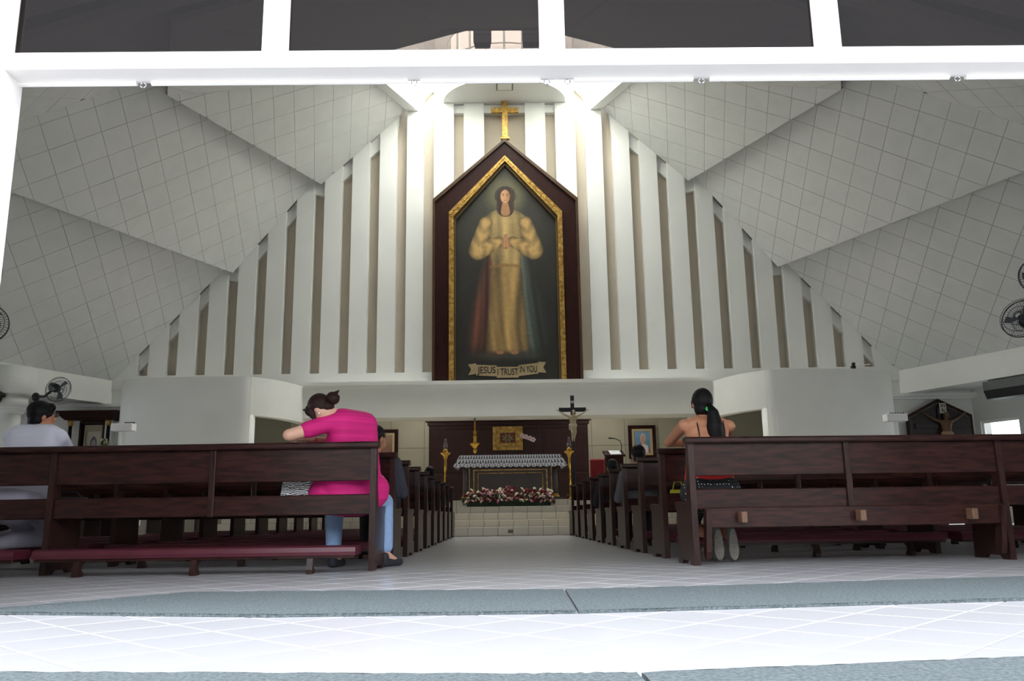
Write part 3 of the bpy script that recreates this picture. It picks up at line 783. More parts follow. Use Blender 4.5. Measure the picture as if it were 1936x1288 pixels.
for x, y in ((-1.14, -.075), (1.14, -.075), (1.14, .95), (-1.14, .95)):
    vs.append((x, y, 1.012)); cs.append((*lin((224, 224, 228)), 1))
fs.append((base, base+1, base+2, base+3))
for sx in (-1, 1):
    b0 = len(vs)
    for (y, z, xx) in ((-.075, 1.012, 1.14), (.95, 1.012, 1.14), (.95, .73, 1.22), (-.10, .73, 1.26)): vs.append((sx*xx, y, z)); cs.append((*lin((210, 210, 216)), 1))
    fs.append((b0, b0+1, b0+2, b0+3))
me = bpy.data.meshes.new('altar_cloth'); me.from_pydata(vs, [], fs); at = me.color_attributes.new('paint', 'FLOAT_COLOR', 'POINT'); at.data.foreach_set('color', [q for c in cs for q in c]); me.materials.append(LM)
cl = link('altar_cloth', me, None, (.19, 19.35, .73)); tag(cl, 'white lace cloth draped over the altar', 'tablecloth')

# ---- floor candle stands with glass oil lamps
def candle(x, y, lb):
    c = empty('candle_stand', (x, y, .73), label=lb, cat='candle stand', group='brass candle stands')
    MB().lathe([(.14, 0), (.13, .03), (.05, .07), (.045, .10), (.03, .13), (.028, .55), (.035, .57), (.028, .59), (.028, .95), (.045, .98), (.05, 1.02), (.12, 1.08), (.12, 1.10), (.03, 1.10)], n=16).build('stand', BRASS, c, smooth=True)
    l = MB().lathe([(.03, 1.10), (.06, 1.12), (.06, 1.16), (.03, 1.18)], n=14).build('oil_lamp', BRASS, c, smooth=True)
    MB().lathe([(.035, 1.17), (.065, 1.24), (.05, 1.30), (.028, 1.36), (.028, 1.42)], n=14, cap=False).build('glass_chimney', CLEAR, l, smooth=True)
candle(-1.29, 19.55, 'tall brass candle stand with glass lamp left of the altar'); candle(1.55, 19.55, 'tall brass candle stand with glass lamp right of the altar')

# ---- body figures for crucifixes, people: overlapping solids fused to one skin
def blob(name, prims, m_, parent=None, voxel=.012, smooth=5, loc=(0, 0, 0)):
    mb = MB()
    for p in prims:
        if p[0] == 'c': mb.cap(*p[1:])
        else: mb.ell(*p[1:])
    o = mb.build(name, m_, parent, loc)
    r = o.modifiers.new('r', 'REMESH'); r.mode = 'VOXEL'; r.voxel_size = voxel
    sm_ = o.modifiers.new('s', 'SMOOTH'); sm_.factor = .5; sm_.iterations = smooth
    bpy.context.view_layer.update()
    me = bpy.data.meshes.new_from_object(o.evaluated_get(bpy.context.evaluated_depsgraph_get()))
    o.modifiers.clear(); o.data = me; me.materials.clear(); me.materials.append(m_)
    me.polygons.foreach_set('use_smooth', [True]*len(me.polygons)); me.update()
    return o
def corpus(parent, s, loc, m_, cm, tilt=0):
    """small carved figure with arms raised to the crossbar; s = height in metres"""
    k = s/1.0
    def P(x, y, z): return V((x*k, y*k, z*k))
    pr = []
    for z, w, r in ((.52, .06, .055), (.58, .05, .055), (.66, .06, .06), (.74, .08, .062), (.79, .09, .05)): pr.append(('c', P(-w, -.05, z), r*k, P(w, -.05, z), r*k))
    for sx in (-1, 1):
        pr += [('c', P(sx*.13, -.05, .80), .038*k, P(sx*.29, -.03, .87), .03*k), ('c', P(sx*.29, -.03, .87), .028*k, P(sx*.46, -.02, .98), .02*k),
               ('c', P(sx*.46, -.02, .98), .02*k, P(sx*.50, -.02, 1.01), .018*k),
               ('c', P(sx*.06, -.06, .50), .06*k, P(sx*.05+.02*k, -.12, .27), .045*k), ('c', P(sx*.05+.02, -.12, .27), .042*k, P(sx*.03, -.05, .06), .026*k),
               ('c', P(sx*.03, -.05, .06), .024*k, P(sx*.03, -.09, -.02), .018*k)]
        for q in (-.012, 0, .012): pr.append(('c', P(sx*.50, -.02, 1.01+q), .008*k, P(sx*.535, -.03, 1.015+q*1.6), .007*k))
    pr += [('c', P(0, -.05, .82), .035*k, P(.02, -.07, .90), .035*k), ('e', P(.025, -.085, .945), (.05*k, .058*k, .068*k))]
    o = blob('figure', pr, m_, parent, .010*k if s > .5 else .008, 3, loc)
    blob('loincloth', [('c', P(-.07, -.055, .50), .075*k, P(.07, -.055, .50), .075*k), ('c', P(-.09, -.06, .46), .05*k, P(-.11, -.06, .36), .03*k)], cm, o, .012*k, 2)
    blob('hair', [('e', P(.025, -.062, .965), (.058*k, .055*k, .06*k)), ('c', P(-.03, -.06, .95), .025*k, P(-.03, -.05, .87), .018*k), ('c', P(.075, -.06, .95), .025*k, P(.075, -.05, .87), .018*k)], mat('carved_hair', (70, 48, 34), .6), o, .009*k, 2)
    return o
cr = empty('standing_crucifix', (1.70, 20.1, .73), label='tall black processional crucifix on a pole right of the altar', cat='crucifix')
CRB = mat('cross_black', (26, 26, 28), .4)
MB().cbox(-.045, .045, -.02, .03, 1.38, 2.46, .005).build('upright', CRB, cr); MB().cbox(-.325, .325, -.025, .035, 2.07, 2.17, .005).build('crossbar', CRB, cr)
MB().cbox(-.04, .04, -.035, -.02, 2.27, 2.33, .004).build('title_plate', mat('plate_pale', (170, 168, 160), .6), cr)
MB().tube([(0, 0, .2), (0, 0, 1.4)], .032, 10).build('pole', CRB, cr)
MB().cbox(-.2, .2, -.2, .2, 0, .12, .01).lathe([(.12, .12), (.05, .2), (.045, .34)], n=12).build('base', CRB, cr)
corpus(cr, .72, (0, -.01, 1.38), mat('ivory_figure', (176, 158, 128), .5, var=.15, scale=20), mat('ivory_cloth', (186, 172, 148), .6))

# ---- flower bed in front of the altar
fb = empty('flower_arrangement', (.14, 18.53, .59), label='long bed of red white and pink flowers before the altar', cat='flowers')
gm = MB()
for i in range(420):
    x = random.uniform(-.98, .98); y = random.uniform(-.14, .14); z = .03+.22*random.random()*(1-abs(x)**6*.5)+.10*(y+.14)
    a = random.uniform(0, 2*PI); gm.ell((x, y, z), (.06, .02, .008), Matrix.Rotation(a, 3, 'Z') @ Matrix.Rotation(random.uniform(-1, 1), 3, 'Y'), nu=5, nv=3)
gm.box(-.9, .9, -.12, .14, 0, .16)
tag(gm.build('foliage', LEAF, fb), kind='stuff')
def bloom(m_):
    q = MB(); q.ell((0, 0, .01), (.018, .018, .014), nu=6, nv=4)
    for k in range(7):
        a = 2*PI*k/7; q.ell((.026*math.cos(a), .026*math.sin(a), 0), (.02, .012, .010), Matrix.Rotation(a, 3, 'Z'), nu=5, nv=3)
    return q.mesh('flower', m_)
blooms = [bloom(FWHITE), bloom(FRED), bloom(FPINK)]
for i in range(230):
    x = random.uniform(-.95, .95); t = random.random(); y = -.17+.33*t; z = .12+.26*t+random.uniform(-.03, .03)-.08*abs(x)**4
    kind = random.choices((0, 1, 2), (3, 4.5, 1 if t > .5 else 2.2))[0]
    o = link('flower', blooms[kind], fb, (x, y, z)); o.rotation_euler = (random.uniform(.6, 1.3), random.uniform(-.5, .5), random.uniform(0, 6)); s_ = random.uniform(.8, 1.35); o.scale = (s_, s_, s_)

# ---- portraits, lectern, chair
def picture(name, x0, x1, z0, z1, y, label, colf, nu=40, nv=48, fm=DKWOOD, fw=.10, mw=.07):
    p = empty(name, ((x0+x1)/2, y, z0), label=label, cat='picture'); w = (x1-x0)/2; h = z1-z0
    rframe(MB(), w, h/2, w-fw, h/2-fw, h/2, -.05, .02).build('frame', fm, p)
    rframe(MB(), w-fw, h/2-fw, w-fw-mw, h/2-fw-mw, h/2, -.03, .02).build('mount', mat('picture_mount', (196, 180, 140), .5), p)
    iw = w-fw-mw; ih0 = fw+mw; ih1 = h-fw-mw
    painted_panel('print', p, lambda z: (-iw, iw), ih0, ih1, -.01, nu, nv, lambda X, Z: colf(X/iw, (Z-ih0)/(ih1-ih0)))
    return p
def bust(u, v):
    c = mixc((96, 138, 178), (132, 168, 200), v)
    e = math.hypot(u/1.0, (v+.05)/.48)
    if e < 1: c = (176, 96, 92) if u < -.1-.5*v*0 or u > .72 else (226, 222, 222)
    if math.hypot((u-.1)/.33, (v-.66)/.24) < 1: c = (206, 206, 206)
    if math.hypot((u-.1)/.27, (v-.60)/.22) < 1: c = (206, 160, 140)
    return c
picture('framed_portrait', 3.79, 4.61, 2.0, 2.99, 25.33, 'framed portrait of a person in white on blue, right of the altar', bust)
def bust2(u, v):
    c = mixc((120, 84, 74), (170, 140, 122), v)
    if math.hypot(u/.8, (v+.05)/.5) < 1: c = (150, 110, 96)
    if math.hypot(u/.3, (v-.62)/.2) < 1: c = (190, 150, 126)
    return c
picture('framed_portrait', -3.92, -3.08, 2.0, 2.97, 25.33, 'framed warm brown portrait on the wall left of the altar', bust2)
lc = empty('lectern', (2.66, 20.2, .73), label='dark wooden lectern with paper and gooseneck microphone', cat='lectern')
MB().cbox(-.20, .20, -.2, .2, 0, 1.0, .01).build('body', DKWOOD, lc)
MB().prism([(-.24, -.25, .98), (.24, -.25, .98), (.24, .25, 1.12), (-.24, .25, 1.12)], (0, 0, .04)).build('desk', DKWOOD, lc)
MB().prism([(-.1, -.2, 1.035), (.16, -.2, 1.035), (.16, .2, 1.147), (-.1, .2, 1.147)], (0, 0, .012)).build('paper', PAPER, lc)
MB().tube([(.2, .1, 1.1), (.21, .1, 1.28), (.17, .08, 1.38), (.05, .05, 1.43), (-.1, .02, 1.44)], [.012, .01, .01, .01, .02], 8).build('microphone', BLACKM, lc)
ch = empty('red_chair', (2.36, 20.7, .73), label='chair with red cushioned back beside the lectern', cat='chair')
RC = mat('red_cushion', (128, 16, 24), .7)
MB().cbox(-.20, .16, .18, .24, .45, 1.0, .03).build('backrest', RC, ch); MB().cbox(-.23, .23, -.22, .22, .40, .48, .02).build('seat', RC, ch)
for sx in (-.2, .2):
    for sy in (-.18, .2): MB().cbox(sx-.02, sx+.02, sy-.02, sy+.02, 0, .41, .004).build('leg', DKWOOD, ch)

# ---- shrine at the left rear wall
sh = empty('picture_shrine', (-10.9, 22.45, 0), label='dark wooden shrine with black columns and grey veiled portrait', cat='shrine')
MB().cbox(-.62, .62, 0, .5, 0, 1.5, .01).build('cabinet', DKWOOD, sh)
MB().hull([(x*w, y, z) for x in (-1, 1) for (w, y, z) in ((.62, -.05, 3.04), (.62, .5, 3.04), (.66, -.08, 3.08), (.66, .5, 3.08))]).hull([(x*w, y, z) for x in (-1, 1) for (w, y, z) in ((.66, -.10, 3.08), (.66, .5, 3.08), (.80, -.18, 3.24), (.80, .5, 3.24))]).build('cornice', DKWOOD, sh)
MB().box(-.80, .80, -.18, .5, 3.24, 3.27).build('cornice_cap', DKWOOD, sh)
MB().box(-.62, .62, .42, .5, 1.5, 3.04).build('backboard', WHITE, sh)
for sx in (-1, 1):
    MB().cbox(sx*.44-.10, sx*.44+.10, .2, .42, 1.5, 3.04, .005).build('pilaster', WHITE, sh)
    c = MB().lathe([(.045, 1.6), (.045, 2.92)], (sx*.5, .06, 0), 12).build('colonnette', BLACKM, sh, smooth=True)
    MB().lathe([(.05, 2.88), (.07, 2.94), (.06, 2.98), (.085, 3.04)], (sx*.5, .06, 0), 12).build('capital', GOLD, c, smooth=True)
    MB().lathe([(.085, 1.5), (.06, 1.56), (.06, 1.62)], (sx*.5, .06, 0), 12).build('column_base', GOLD, c, smooth=True)
rframe(MB(), .38, .76, .29, .69, 2.26, .22, .42).build('niche_frame', DKWOOD, sh)
rframe(MB(), .235, .68, .20, .52, 2.25, .30, .41).build('inner_frame', mat('pale_gilt', (170, 160, 134), .5), sh)
def veil(u, v):
    c = (206, 200, 182)
    if abs(u) < .62*(1-max(0, v-.55)/.5) and v < .62: c = (96, 108, 116)
    if math.hypot(u/.42, (v-.70)/.16) < 1: c = (86, 96, 106)
    if math.hypot(u/.26, (v-.67)/.11) < 1: c = (222, 222, 222)
    if math.hypot(u/.19, (v-.685)/.085) < 1: c = (176, 156, 146)
    return c
painted_panel('print', sh, lambda z: (-.2, .2), 1.74, 2.77, .36, 36, 70, lambda X, Z: veil(X/.2, (Z-1.74)/1.03))
for k, (x, lb) in enumerate(((-11.47, 'white flower spray at the left of the veiled portrait shrine'), (-10.36, 'white flower spray at the right of the veiled portrait shrine'))):
    fp = empty('flower_vase', (x, 22.33, 1.5), label=lb, cat='flowers', group='shrine flower vases')
    MB().box(x-.1, x+.1, 22.25, 22.45, 1.2, 1.5)
    MB().lathe([(.05, 0), (.08, .15), (.05, .5), (.06, .56)], n=12).build('vase', PAPER, fp, smooth=True)
    lf = MB(); fl_ = MB()
    for i in range(26):
        a = random.uniform(0, 2*PI); r = random.uniform(0, .14); z = .6+random.random()*.42
        (lf if i % 3 else fl_).ell((r*math.cos(a), r*math.sin(a)*.6, z), (.05, .025, .035), Matrix.Rotation(a, 3, 'Z') @ Matrix.Rotation(random.uniform(-1, 1), 3, 'Y'), nu=6, nv=4)
    lf.build('leaves', mat('pale_leaf', (132, 140, 96), .7), fp); fl_.build('blossoms', mat('cream_blossom', (226, 222, 190), .7), fp)
    MB().cbox(x-.13, x+.13, 22.2, 22.44, 0, 1.5, .005)
    st_ = MB().cbox(-.12, .12, -.12, .1, -1.5, 0, .006).build('stand', DKWOOD, fp)

# ---- white stands on posts in front of the curved walls
for x, y, zc, lb in ((-8.66, 19.5, 2.51, 'white box on a slim post beside the left curved wall'), (9.14, 19.5, 2.49, 'white box on a slim post beside the right curved wall')):
    p = empty('white_post_box', (x, y, 0), label=lb, cat='box', group='white boxes on posts')
    MB().cbox(-.24, .24, -.13, .13, zc-.09, zc+.08, .01).build('box', PAPER, p)
    MB().tube([(.0, 0, .03), (0, 0, zc-.1)], .045, 12).build('post', PAPER, p)
    MB().lathe([(.2, 0), (.2, .02), (.06, .05)], n=16).build('foot', PAPER, p)
    q = MB()
    for i in range(6): q.ell((-.12+.06*i if x > 0 else .05+.04*i, -.05, zc+.095), (.025, .02, .02), nu=6, nv=4)
    q.build('trinkets', BLACKM, p)

# ---- wall crucifix on pointed board
wc = empty('board_crucifix', (11.9, 22.8, 1.2), label='brown figure crucifix on a dark pointed board with studded edge', cat='crucifix')
BD = mat('board_dark', (34, 22, 22), .45, var=.3, scale=6)
pb = [(-.88, 0), (.88, 0), (.88, 1.70), (0, 2.14), (-.88, 1.70)]
MB().prism([(x, 0, z) for x, z in pb], (0, .12, 0)).build('board', BD, wc)
def seg_frame(k, y, th, m_, nm):
    mb = MB(); q = [(x*k, .85+(z-.85)*k) for x, z in pb]
    for i in range(5):
        a, b_ = pb[i], pb[(i+1) % 5]; c, d = q[i], q[(i+1) % 5]
        mb.prism([(a[0], y, a[1]), (b_[0], y, b_[1]), (d[0], y, d[1]), (c[0], y, c[1])], (0, th, 0))
    return mb.build(nm, m_, wc)
seg_frame(.95, -.03, .04, DKWOOD, 'border')
stud = MB()
for i in range(5):
    a, b_ = pb[i], pb[(i+1) % 5]; n = int(math.hypot(b_[0]-a[0], b_[1]-a[1])/.055)
    for j in range(n):
        t = j/n; x = (a[0]+(b_[0]-a[0])*t)*.925; z = .85+(a[1]+(b_[1]-a[1])*t-.85)*.925; stud.ell((x, -.005, z), (.013, .01, .013), nu=5, nv=3)
tag(stud.build('studs', mat('stud_cream', (200, 190, 160), .5), wc), kind='stuff')
MB().cbox(-.06, .06, -.05, 0, .1, 1.9, .005).cbox(-.7, .7, -.05, 0, 1.35, 1.47, .005).build('cross', BD, wc)
MB().cbox(-.0, .18, -.07, -.045, 1.74, 2.02, .004).build('title_plate', mat('title_cream', (206, 200, 180), .6), wc)
text_mesh('lettering', 'IN', .13, INK, (.09, -.074, 1.945), wc); text_mesh('lettering', 'RI', .13, INK, (.09, -.074, 1.815), wc)
corpus(wc, 1.14, (.10, -.06, .60), mat('bronze_figure', (104, 76, 52), .32, metal=.25, var=.2, scale=12), mat('bronze_cloth', (150, 124, 92), .5))

# ---- air conditioner, security camera
ac = empty('air_conditioner', (12.15, 20.4, 3.02), math.radians(-66), 'long dark ceiling air conditioner beneath the right beam', 'air conditioner')
MB().cbox(-.3, 3.2, -.1, .35, .22, .44, .01).build('casing', mat('ac_grey', (96, 100, 98), .5), ac)
MB().prism([(-.3, -.1, .22), (-.3, .3, .22), (-.3, .22, .0), (-.3, .0, .02)], (3.5, 0, 0)).build('grille', BLACKM, ac)
for i in range(4): MB().tube([(-.25+i*1.1, .1, .44), (-.25+i*1.1, .1, .5)], .02, 8).build('hanger', DKGREY, ac)
cc = empty('security_camera', (8.9, 20.62, 3.83), label='small black security camera on the right curved wall', cat='camera')
MB().cbox(-.20, -.10, -.06, .04, 0, .09, .01).build('base', BLACKM, cc); MB().ell((-.14, -.02, .13), (.05, .05, .04), nu=10, nv=6).build('lens_housing', BLACKM, cc)
MB().tube([(-.1, 0, .08), (.28, 0, .12)], .012, 8).build('arm', PAPER, cc)

# ---- wall fans
def fan(loc, direction, R, label, arm_to=None):
    f = empty('wall_fan', loc, label=label, cat='fan', group='wall fans')
    d = V(direction).normalized(); a = d.cross(V((0, 0, 1))).normalized(); b = a.cross(d)
    def C(r, t, h): return a*(r*math.cos(t))+b*(r*math.sin(t))+d*h
    def ring(r, h, w): return [C(r, 2*PI*i/32, h) for i in range(33)]
    cg = MB()
    for r, h in ((R, 0), (R*.99, .05), (R*.80, .085), (R*.5, .11), (R*.2, .12), (R*.6, -.06)): cg.tube(ring(r, h, 0), .004 if r < R else .008, 5, cap=False)
    for k in range(40):
        t = 2*PI*k/40; cg.tube([C(R*.12, t, .12), C(R*.5, t, .11), C(R*.85, t, .08), C(R, t, 0), C(R*.6, t, -.06), C(R*.2, t, -.08)], .0022, 4, cap=False)
    cg.build('cage', DKGREY, f)
    for k in range(3):
        t0 = 2*PI*k/3; mb = MB()
        mb.prism([C(R*.1, t0-.2, .015), C(R*.55, t0-.35, .03), C(R*.85, t0-.15, .03), C(R*.85, t0+.35, -.01), C(R*.5, t0+.3, -.01), C(R*.1, t0+.2, .0)], d*.004)
        mb.build('blade', mat('fan_blade', (88, 94, 100), .4), f)
    MB().tube([C(0, 0, .04), C(0, 0, -.06)], R*.16, 12).build('hub', DKGREY, f)
    MB().tube([C(0, 0, -.08), C(0, 0, -.14), C(0, 0, -.30)], [R*.34, R*.36, R*.28], 14).build('motor', BLACKM, f)
    if arm_to is not None:
        e = V(arm_to)-V(loc); MB().tube([C(0, 0, -.2)-V((0, 0, .06)), e*.6-V((0, 0, .06)), e], .03, 8).build('arm', BLACKM, f)
        MB().ell(e, (.09, .09, .11), nu=10, nv=6).build('bracket', BLACKM, f)
    return f
fan((-10.55, 20.1, 3.50), (.75, -.45, -.35), .30, 'dark wall fan on the left column, tilted down right', (-11.2, 20.35, 3.36))
fan((-12.05, 19.95, 3.36), (-.7, -.6, -.2), .30, 'dark wall fan at the far left of the left column', (-11.95, 20.1, 3.3))
fan((-6.80, 11.0, 2.98), (.45, -.85, -.05), .26, 'wall fan cut by the left edge, lower of two', (-7.35, 11.15, 2.95))
fan((-6.93, 11.0, 3.70), (.9, -.4, -.3), .24, 'wall fan cut by the left edge, upper of two', (-7.35, 11.15, 3.5))
fan((7.02, 11.0, 2.88), (-.75, -.5, .25), .27, 'wall fan cut by the right edge, lower of two', (7.95, 11.15, 2.85))
fan((7.32, 11.0, 3.47), (-.3, -.9, -.1), .24, 'wall fan cut by the right edge, upper of two', (7.95, 11.15, 3.4))

# ================================================================== PEWS
BAY = 2.42; PL = 2*BAY+.05
def panel_mesh():
    prof = [(0.0, 0), (.10, 0), (.13, .03), (.32, .03), (.35, 0), (.46, 0), (.45, .40), (.50, .44), (.50, .47), (.16, .455), (.115, .60), (.085, .90), (.02, .90)]
    return MB().prism([(-.0225, y, z) for y, z in prof], (.045, 0, 0)).mesh('end_panel', WOODE)
PANEL = panel_mesh()
RAIL = MB().hull([(x, y, z) for x in (-.04, PL+.04) for y, z in ((-.02, .908), (-.012, .897), (.085, .897), (.095, .908), (.095, .93), (.08, .944), (-.005, .944), (-.02, .93))]).mesh('top_rail', WOOD)
UP = MB().cbox(.022, BAY-.0225, .035, .06, .655, .898, .004).mesh('upper_back_board', WOOD)
LOW = MB().cbox(.022, BAY-.0225, .035, .06, .405, .555, .006).mesh('lower_back_board', WOOD)
SEAT = MB().cbox(.022, BAY-.0225, .055, .475, .435, .46, .006).mesh('seat', WOOD)
POST = MB().cbox(-.022, .022, .008, .036, .40, .90, .006).mesh('back_post', WOODE)
PAD = MB().hull([(x, y, z) for x in (0, BAY-.13) for y, z in ((-.27, .125), (-.275, .15), (-.265, .18), (-.245, .19), (-.075, .19), (-.055, .18), (-.05, .15), (-.055, .125))]).mesh('kneeler', PADM)
KB = MB().cbox(.01, BAY-.14, -.255, -.07, .105, .126, .003).mesh('kneeler_board', WOOD)
KLEG = MB().prism([(-.022, y, z) for y, z in ((-.28, 0), (-.20, 0), (-.20, .025), (-.225, .05), (-.215, .08), (-.17, .106), (-.26, .106), (-.265, .08), (-.275, .05), (-.28, .03))], (.044, 0, 0)).mesh('leg', WOODE)
def make_pew(s, idx, x, y, rz, label, kneel):
    r = empty('church_pew', (x, y, 0), rz, label, 'pew', 'rows of pews')
    if s < 0: sc = lambda a, w=0: -a-w
    else: sc = lambda a, w=0: a
    for k in range(3): link('end_panel', PANEL, r, (s*k*BAY+(s*.0), 0, 0))
    link('top_rail', RAIL, r, (0 if s > 0 else -PL, 0, 0))
    for k in range(2):
        x0 = k*BAY if s > 0 else -(k+1)*BAY
        link('upper_back_board', UP, r, (x0, 0, 0)); link('lower_back_board', LOW, r, (x0, 0, 0)); link('seat', SEAT, r, (x0, 0, 0)); link('back_post', POST, r, (s*(k+.5)*BAY, 0, 0))
        if kneel[k] == 'down':
            kk = link('kneeler', PAD, r, (x0+.065, 0, 0)); link('kneeler_board', KB, kk)
            for q in (.32, BAY/2-.06, BAY-.45): link('leg', KLEG, kk, (q, 0, 0))
        elif kneel[k] == 'up':
            kk = MB().cbox(.07, BAY-.10, -.075, -.045, .27, .415, .005).build('kneeler', WOOD, r, (x0, 0, 0))
            MB().cbox(.08, BAY-.11, -.045, -.0, .275, .41, .015).build('pad', PADM, kk)
            for q in (.32, BAY/2, BAY-.36): MB().cbox(q-.022, q+.022, -.165, -.075, .305, .385, .005).build('leg', mat('worn_wood', (120, 88, 66), .5, var=.3, scale=20), kk)
            for q in (.075, BAY-.10): MB().prism([(q-.02, yy, z) for yy, z in ((-.11, .40), (-.05, .42), (-.03, .38), (.02, .10), (.0, .05), (-.04, .05), (-.06, .10))], (.04, 0, 0)).build('arm', WOODE, kk)
    return r
ordn = ['first', 'second', 'third', 'fourth', 'fifth', 'sixth', 'seventh', 'eighth', 'ninth', 'tenth']
for k in range(10):
    y = 6.40+1.1*k
    make_pew(-1, k, -.965-.0*k, y, math.radians(-1.5), '%s dark wooden pew from the entrance, left of the aisle' % ordn[k] if k else 'dark wooden pew nearest the entrance, left of the aisle, kneeler down', ('down', 'down'))
    make_pew(1, k, 1.43-.010*k, y, math.radians(3), '%s dark wooden pew from the entrance, right of the aisle' % ordn[k] if k else 'dark wooden pew nearest the entrance, right of the aisle, kneeler folded up', ('up', None) if k == 0 else ('down', 'down'))

# ================================================================== PEOPLE
def torso(hl, hr, sl, sr, wid, dep, grow=0.0, t0=0.0, t1=1.0, n=9):
    """slices from hips to shoulders as wide rounded bars"""
    hl, hr, sl, sr = map(V, (hl, hr, sl, sr)); out = []
    for i in range(n):
        t = t0+(t1-t0)*i/(n-1); a = hl.lerp(sl, t); b = hr.lerp(sr, t); c = (a+b)/2; d = (b-a)
        w = wid[0]*(1-t)**2+wid[1]*2*t*(1-t)+wid[2]*t*t; r = dep[0]*(1-t)**2+dep[1]*2*t*(1-t)+dep[2]*t*t
        d = d.normalized()*max(.01, w-r); out.append(('c', c-d, r+grow, c+d, r+grow))
    return out
def limb(*pr):
    return [('c', a[0], a[1], b[0], b[1]) for a, b in zip(pr, pr[1:])]
def frame_of(fwd_, up_):
    f = V(fwd_).normalized(); u = (V(up_)-V(up_).dot(f)*f).normalized(); r = f.cross(u)
    return Matrix((r, f, u)).transposed()          # columns: right, forward, up
def head_prims(c, R, k=1.0):
    c = V(c); p = lambda x, y, z: c+R @ V((x*k, y*k, z*k))
    out = [('e', c, (.074*k, .092*k, .105*k), R), ('e', p(0, .025, -.055), (.055*k, .062*k, .062*k), R), ('c', p(0, .085, -.005), .010*k, p(0, .104, -.028), .014*k),
           ('e', p(0, .084, -.062), (.024*k, .010*k, .010*k), R), ('e', p(0, .075, -.09), (.025*k, .02*k, .02*k), R)]
    for sx in (-1, 1):
        out += [('e', p(sx*.078, -.005, -.015), (.010*k, .020*k, .030*k), R), ('e', p(sx*.03, .082, .012), (.016*k, .010*k, .010*k), R)]
    return out
def hand(w, d, palm_n, curl=.5, thumb=1):
    """palm and five fingers from wrist w along direction d, palm normal palm_n"""
    w = V(w); d = V(d).normalized(); n = V(palm_n); n = (n-n.dot(d)*d).normalized(); l = d.cross(n)
    out = []
    for q in (-.028, -.009, .009, .028): out.append(('c', w+l*q*.6, .016, w+d*.075+l*q, .013))
    for q, L in ((-.028, .058), (-.0095, .068), (.0095, .074), (.028, .066)):
        a = w+d*.078+l*q; b = a+(d*math.cos(curl*.6)+n*math.sin(curl*.6))*L*.5; c = b+(d*math.cos(curl*1.6)+n*math.sin(curl*1.6))*L*.5
        out += [('c', a, .0098, b, .009), ('c', b, .009, c, .0075)]
    a = w+d*.02+l*.03*thumb; b = a+(d*.7+l*.7*thumb)*.045; c = b+(d*.9+n*.4)*.035
    out += [('c', a, .013, b, .0105), ('c', b, .0105, c, .0085)]
    return out
def eyes(parent, c, R):
    c = V(c); mb = MB()
    for sx in (-1, 1): mb.ell(c+R @ V((sx*.03, .089, .012)), (.011, .006, .006), R, nu=8, nv=5)
    mb.build('eyes', mat('eye_dark', (40, 30, 28), .3), parent)
    mb = MB()
    for sx in (-1, 1): mb.cap(c+R @ V((sx*.016, .094, .032)), .004, c+R @ V((sx*.046, .084, .034)), .003)
    mb.build('eyebrows', HAIRB, parent)

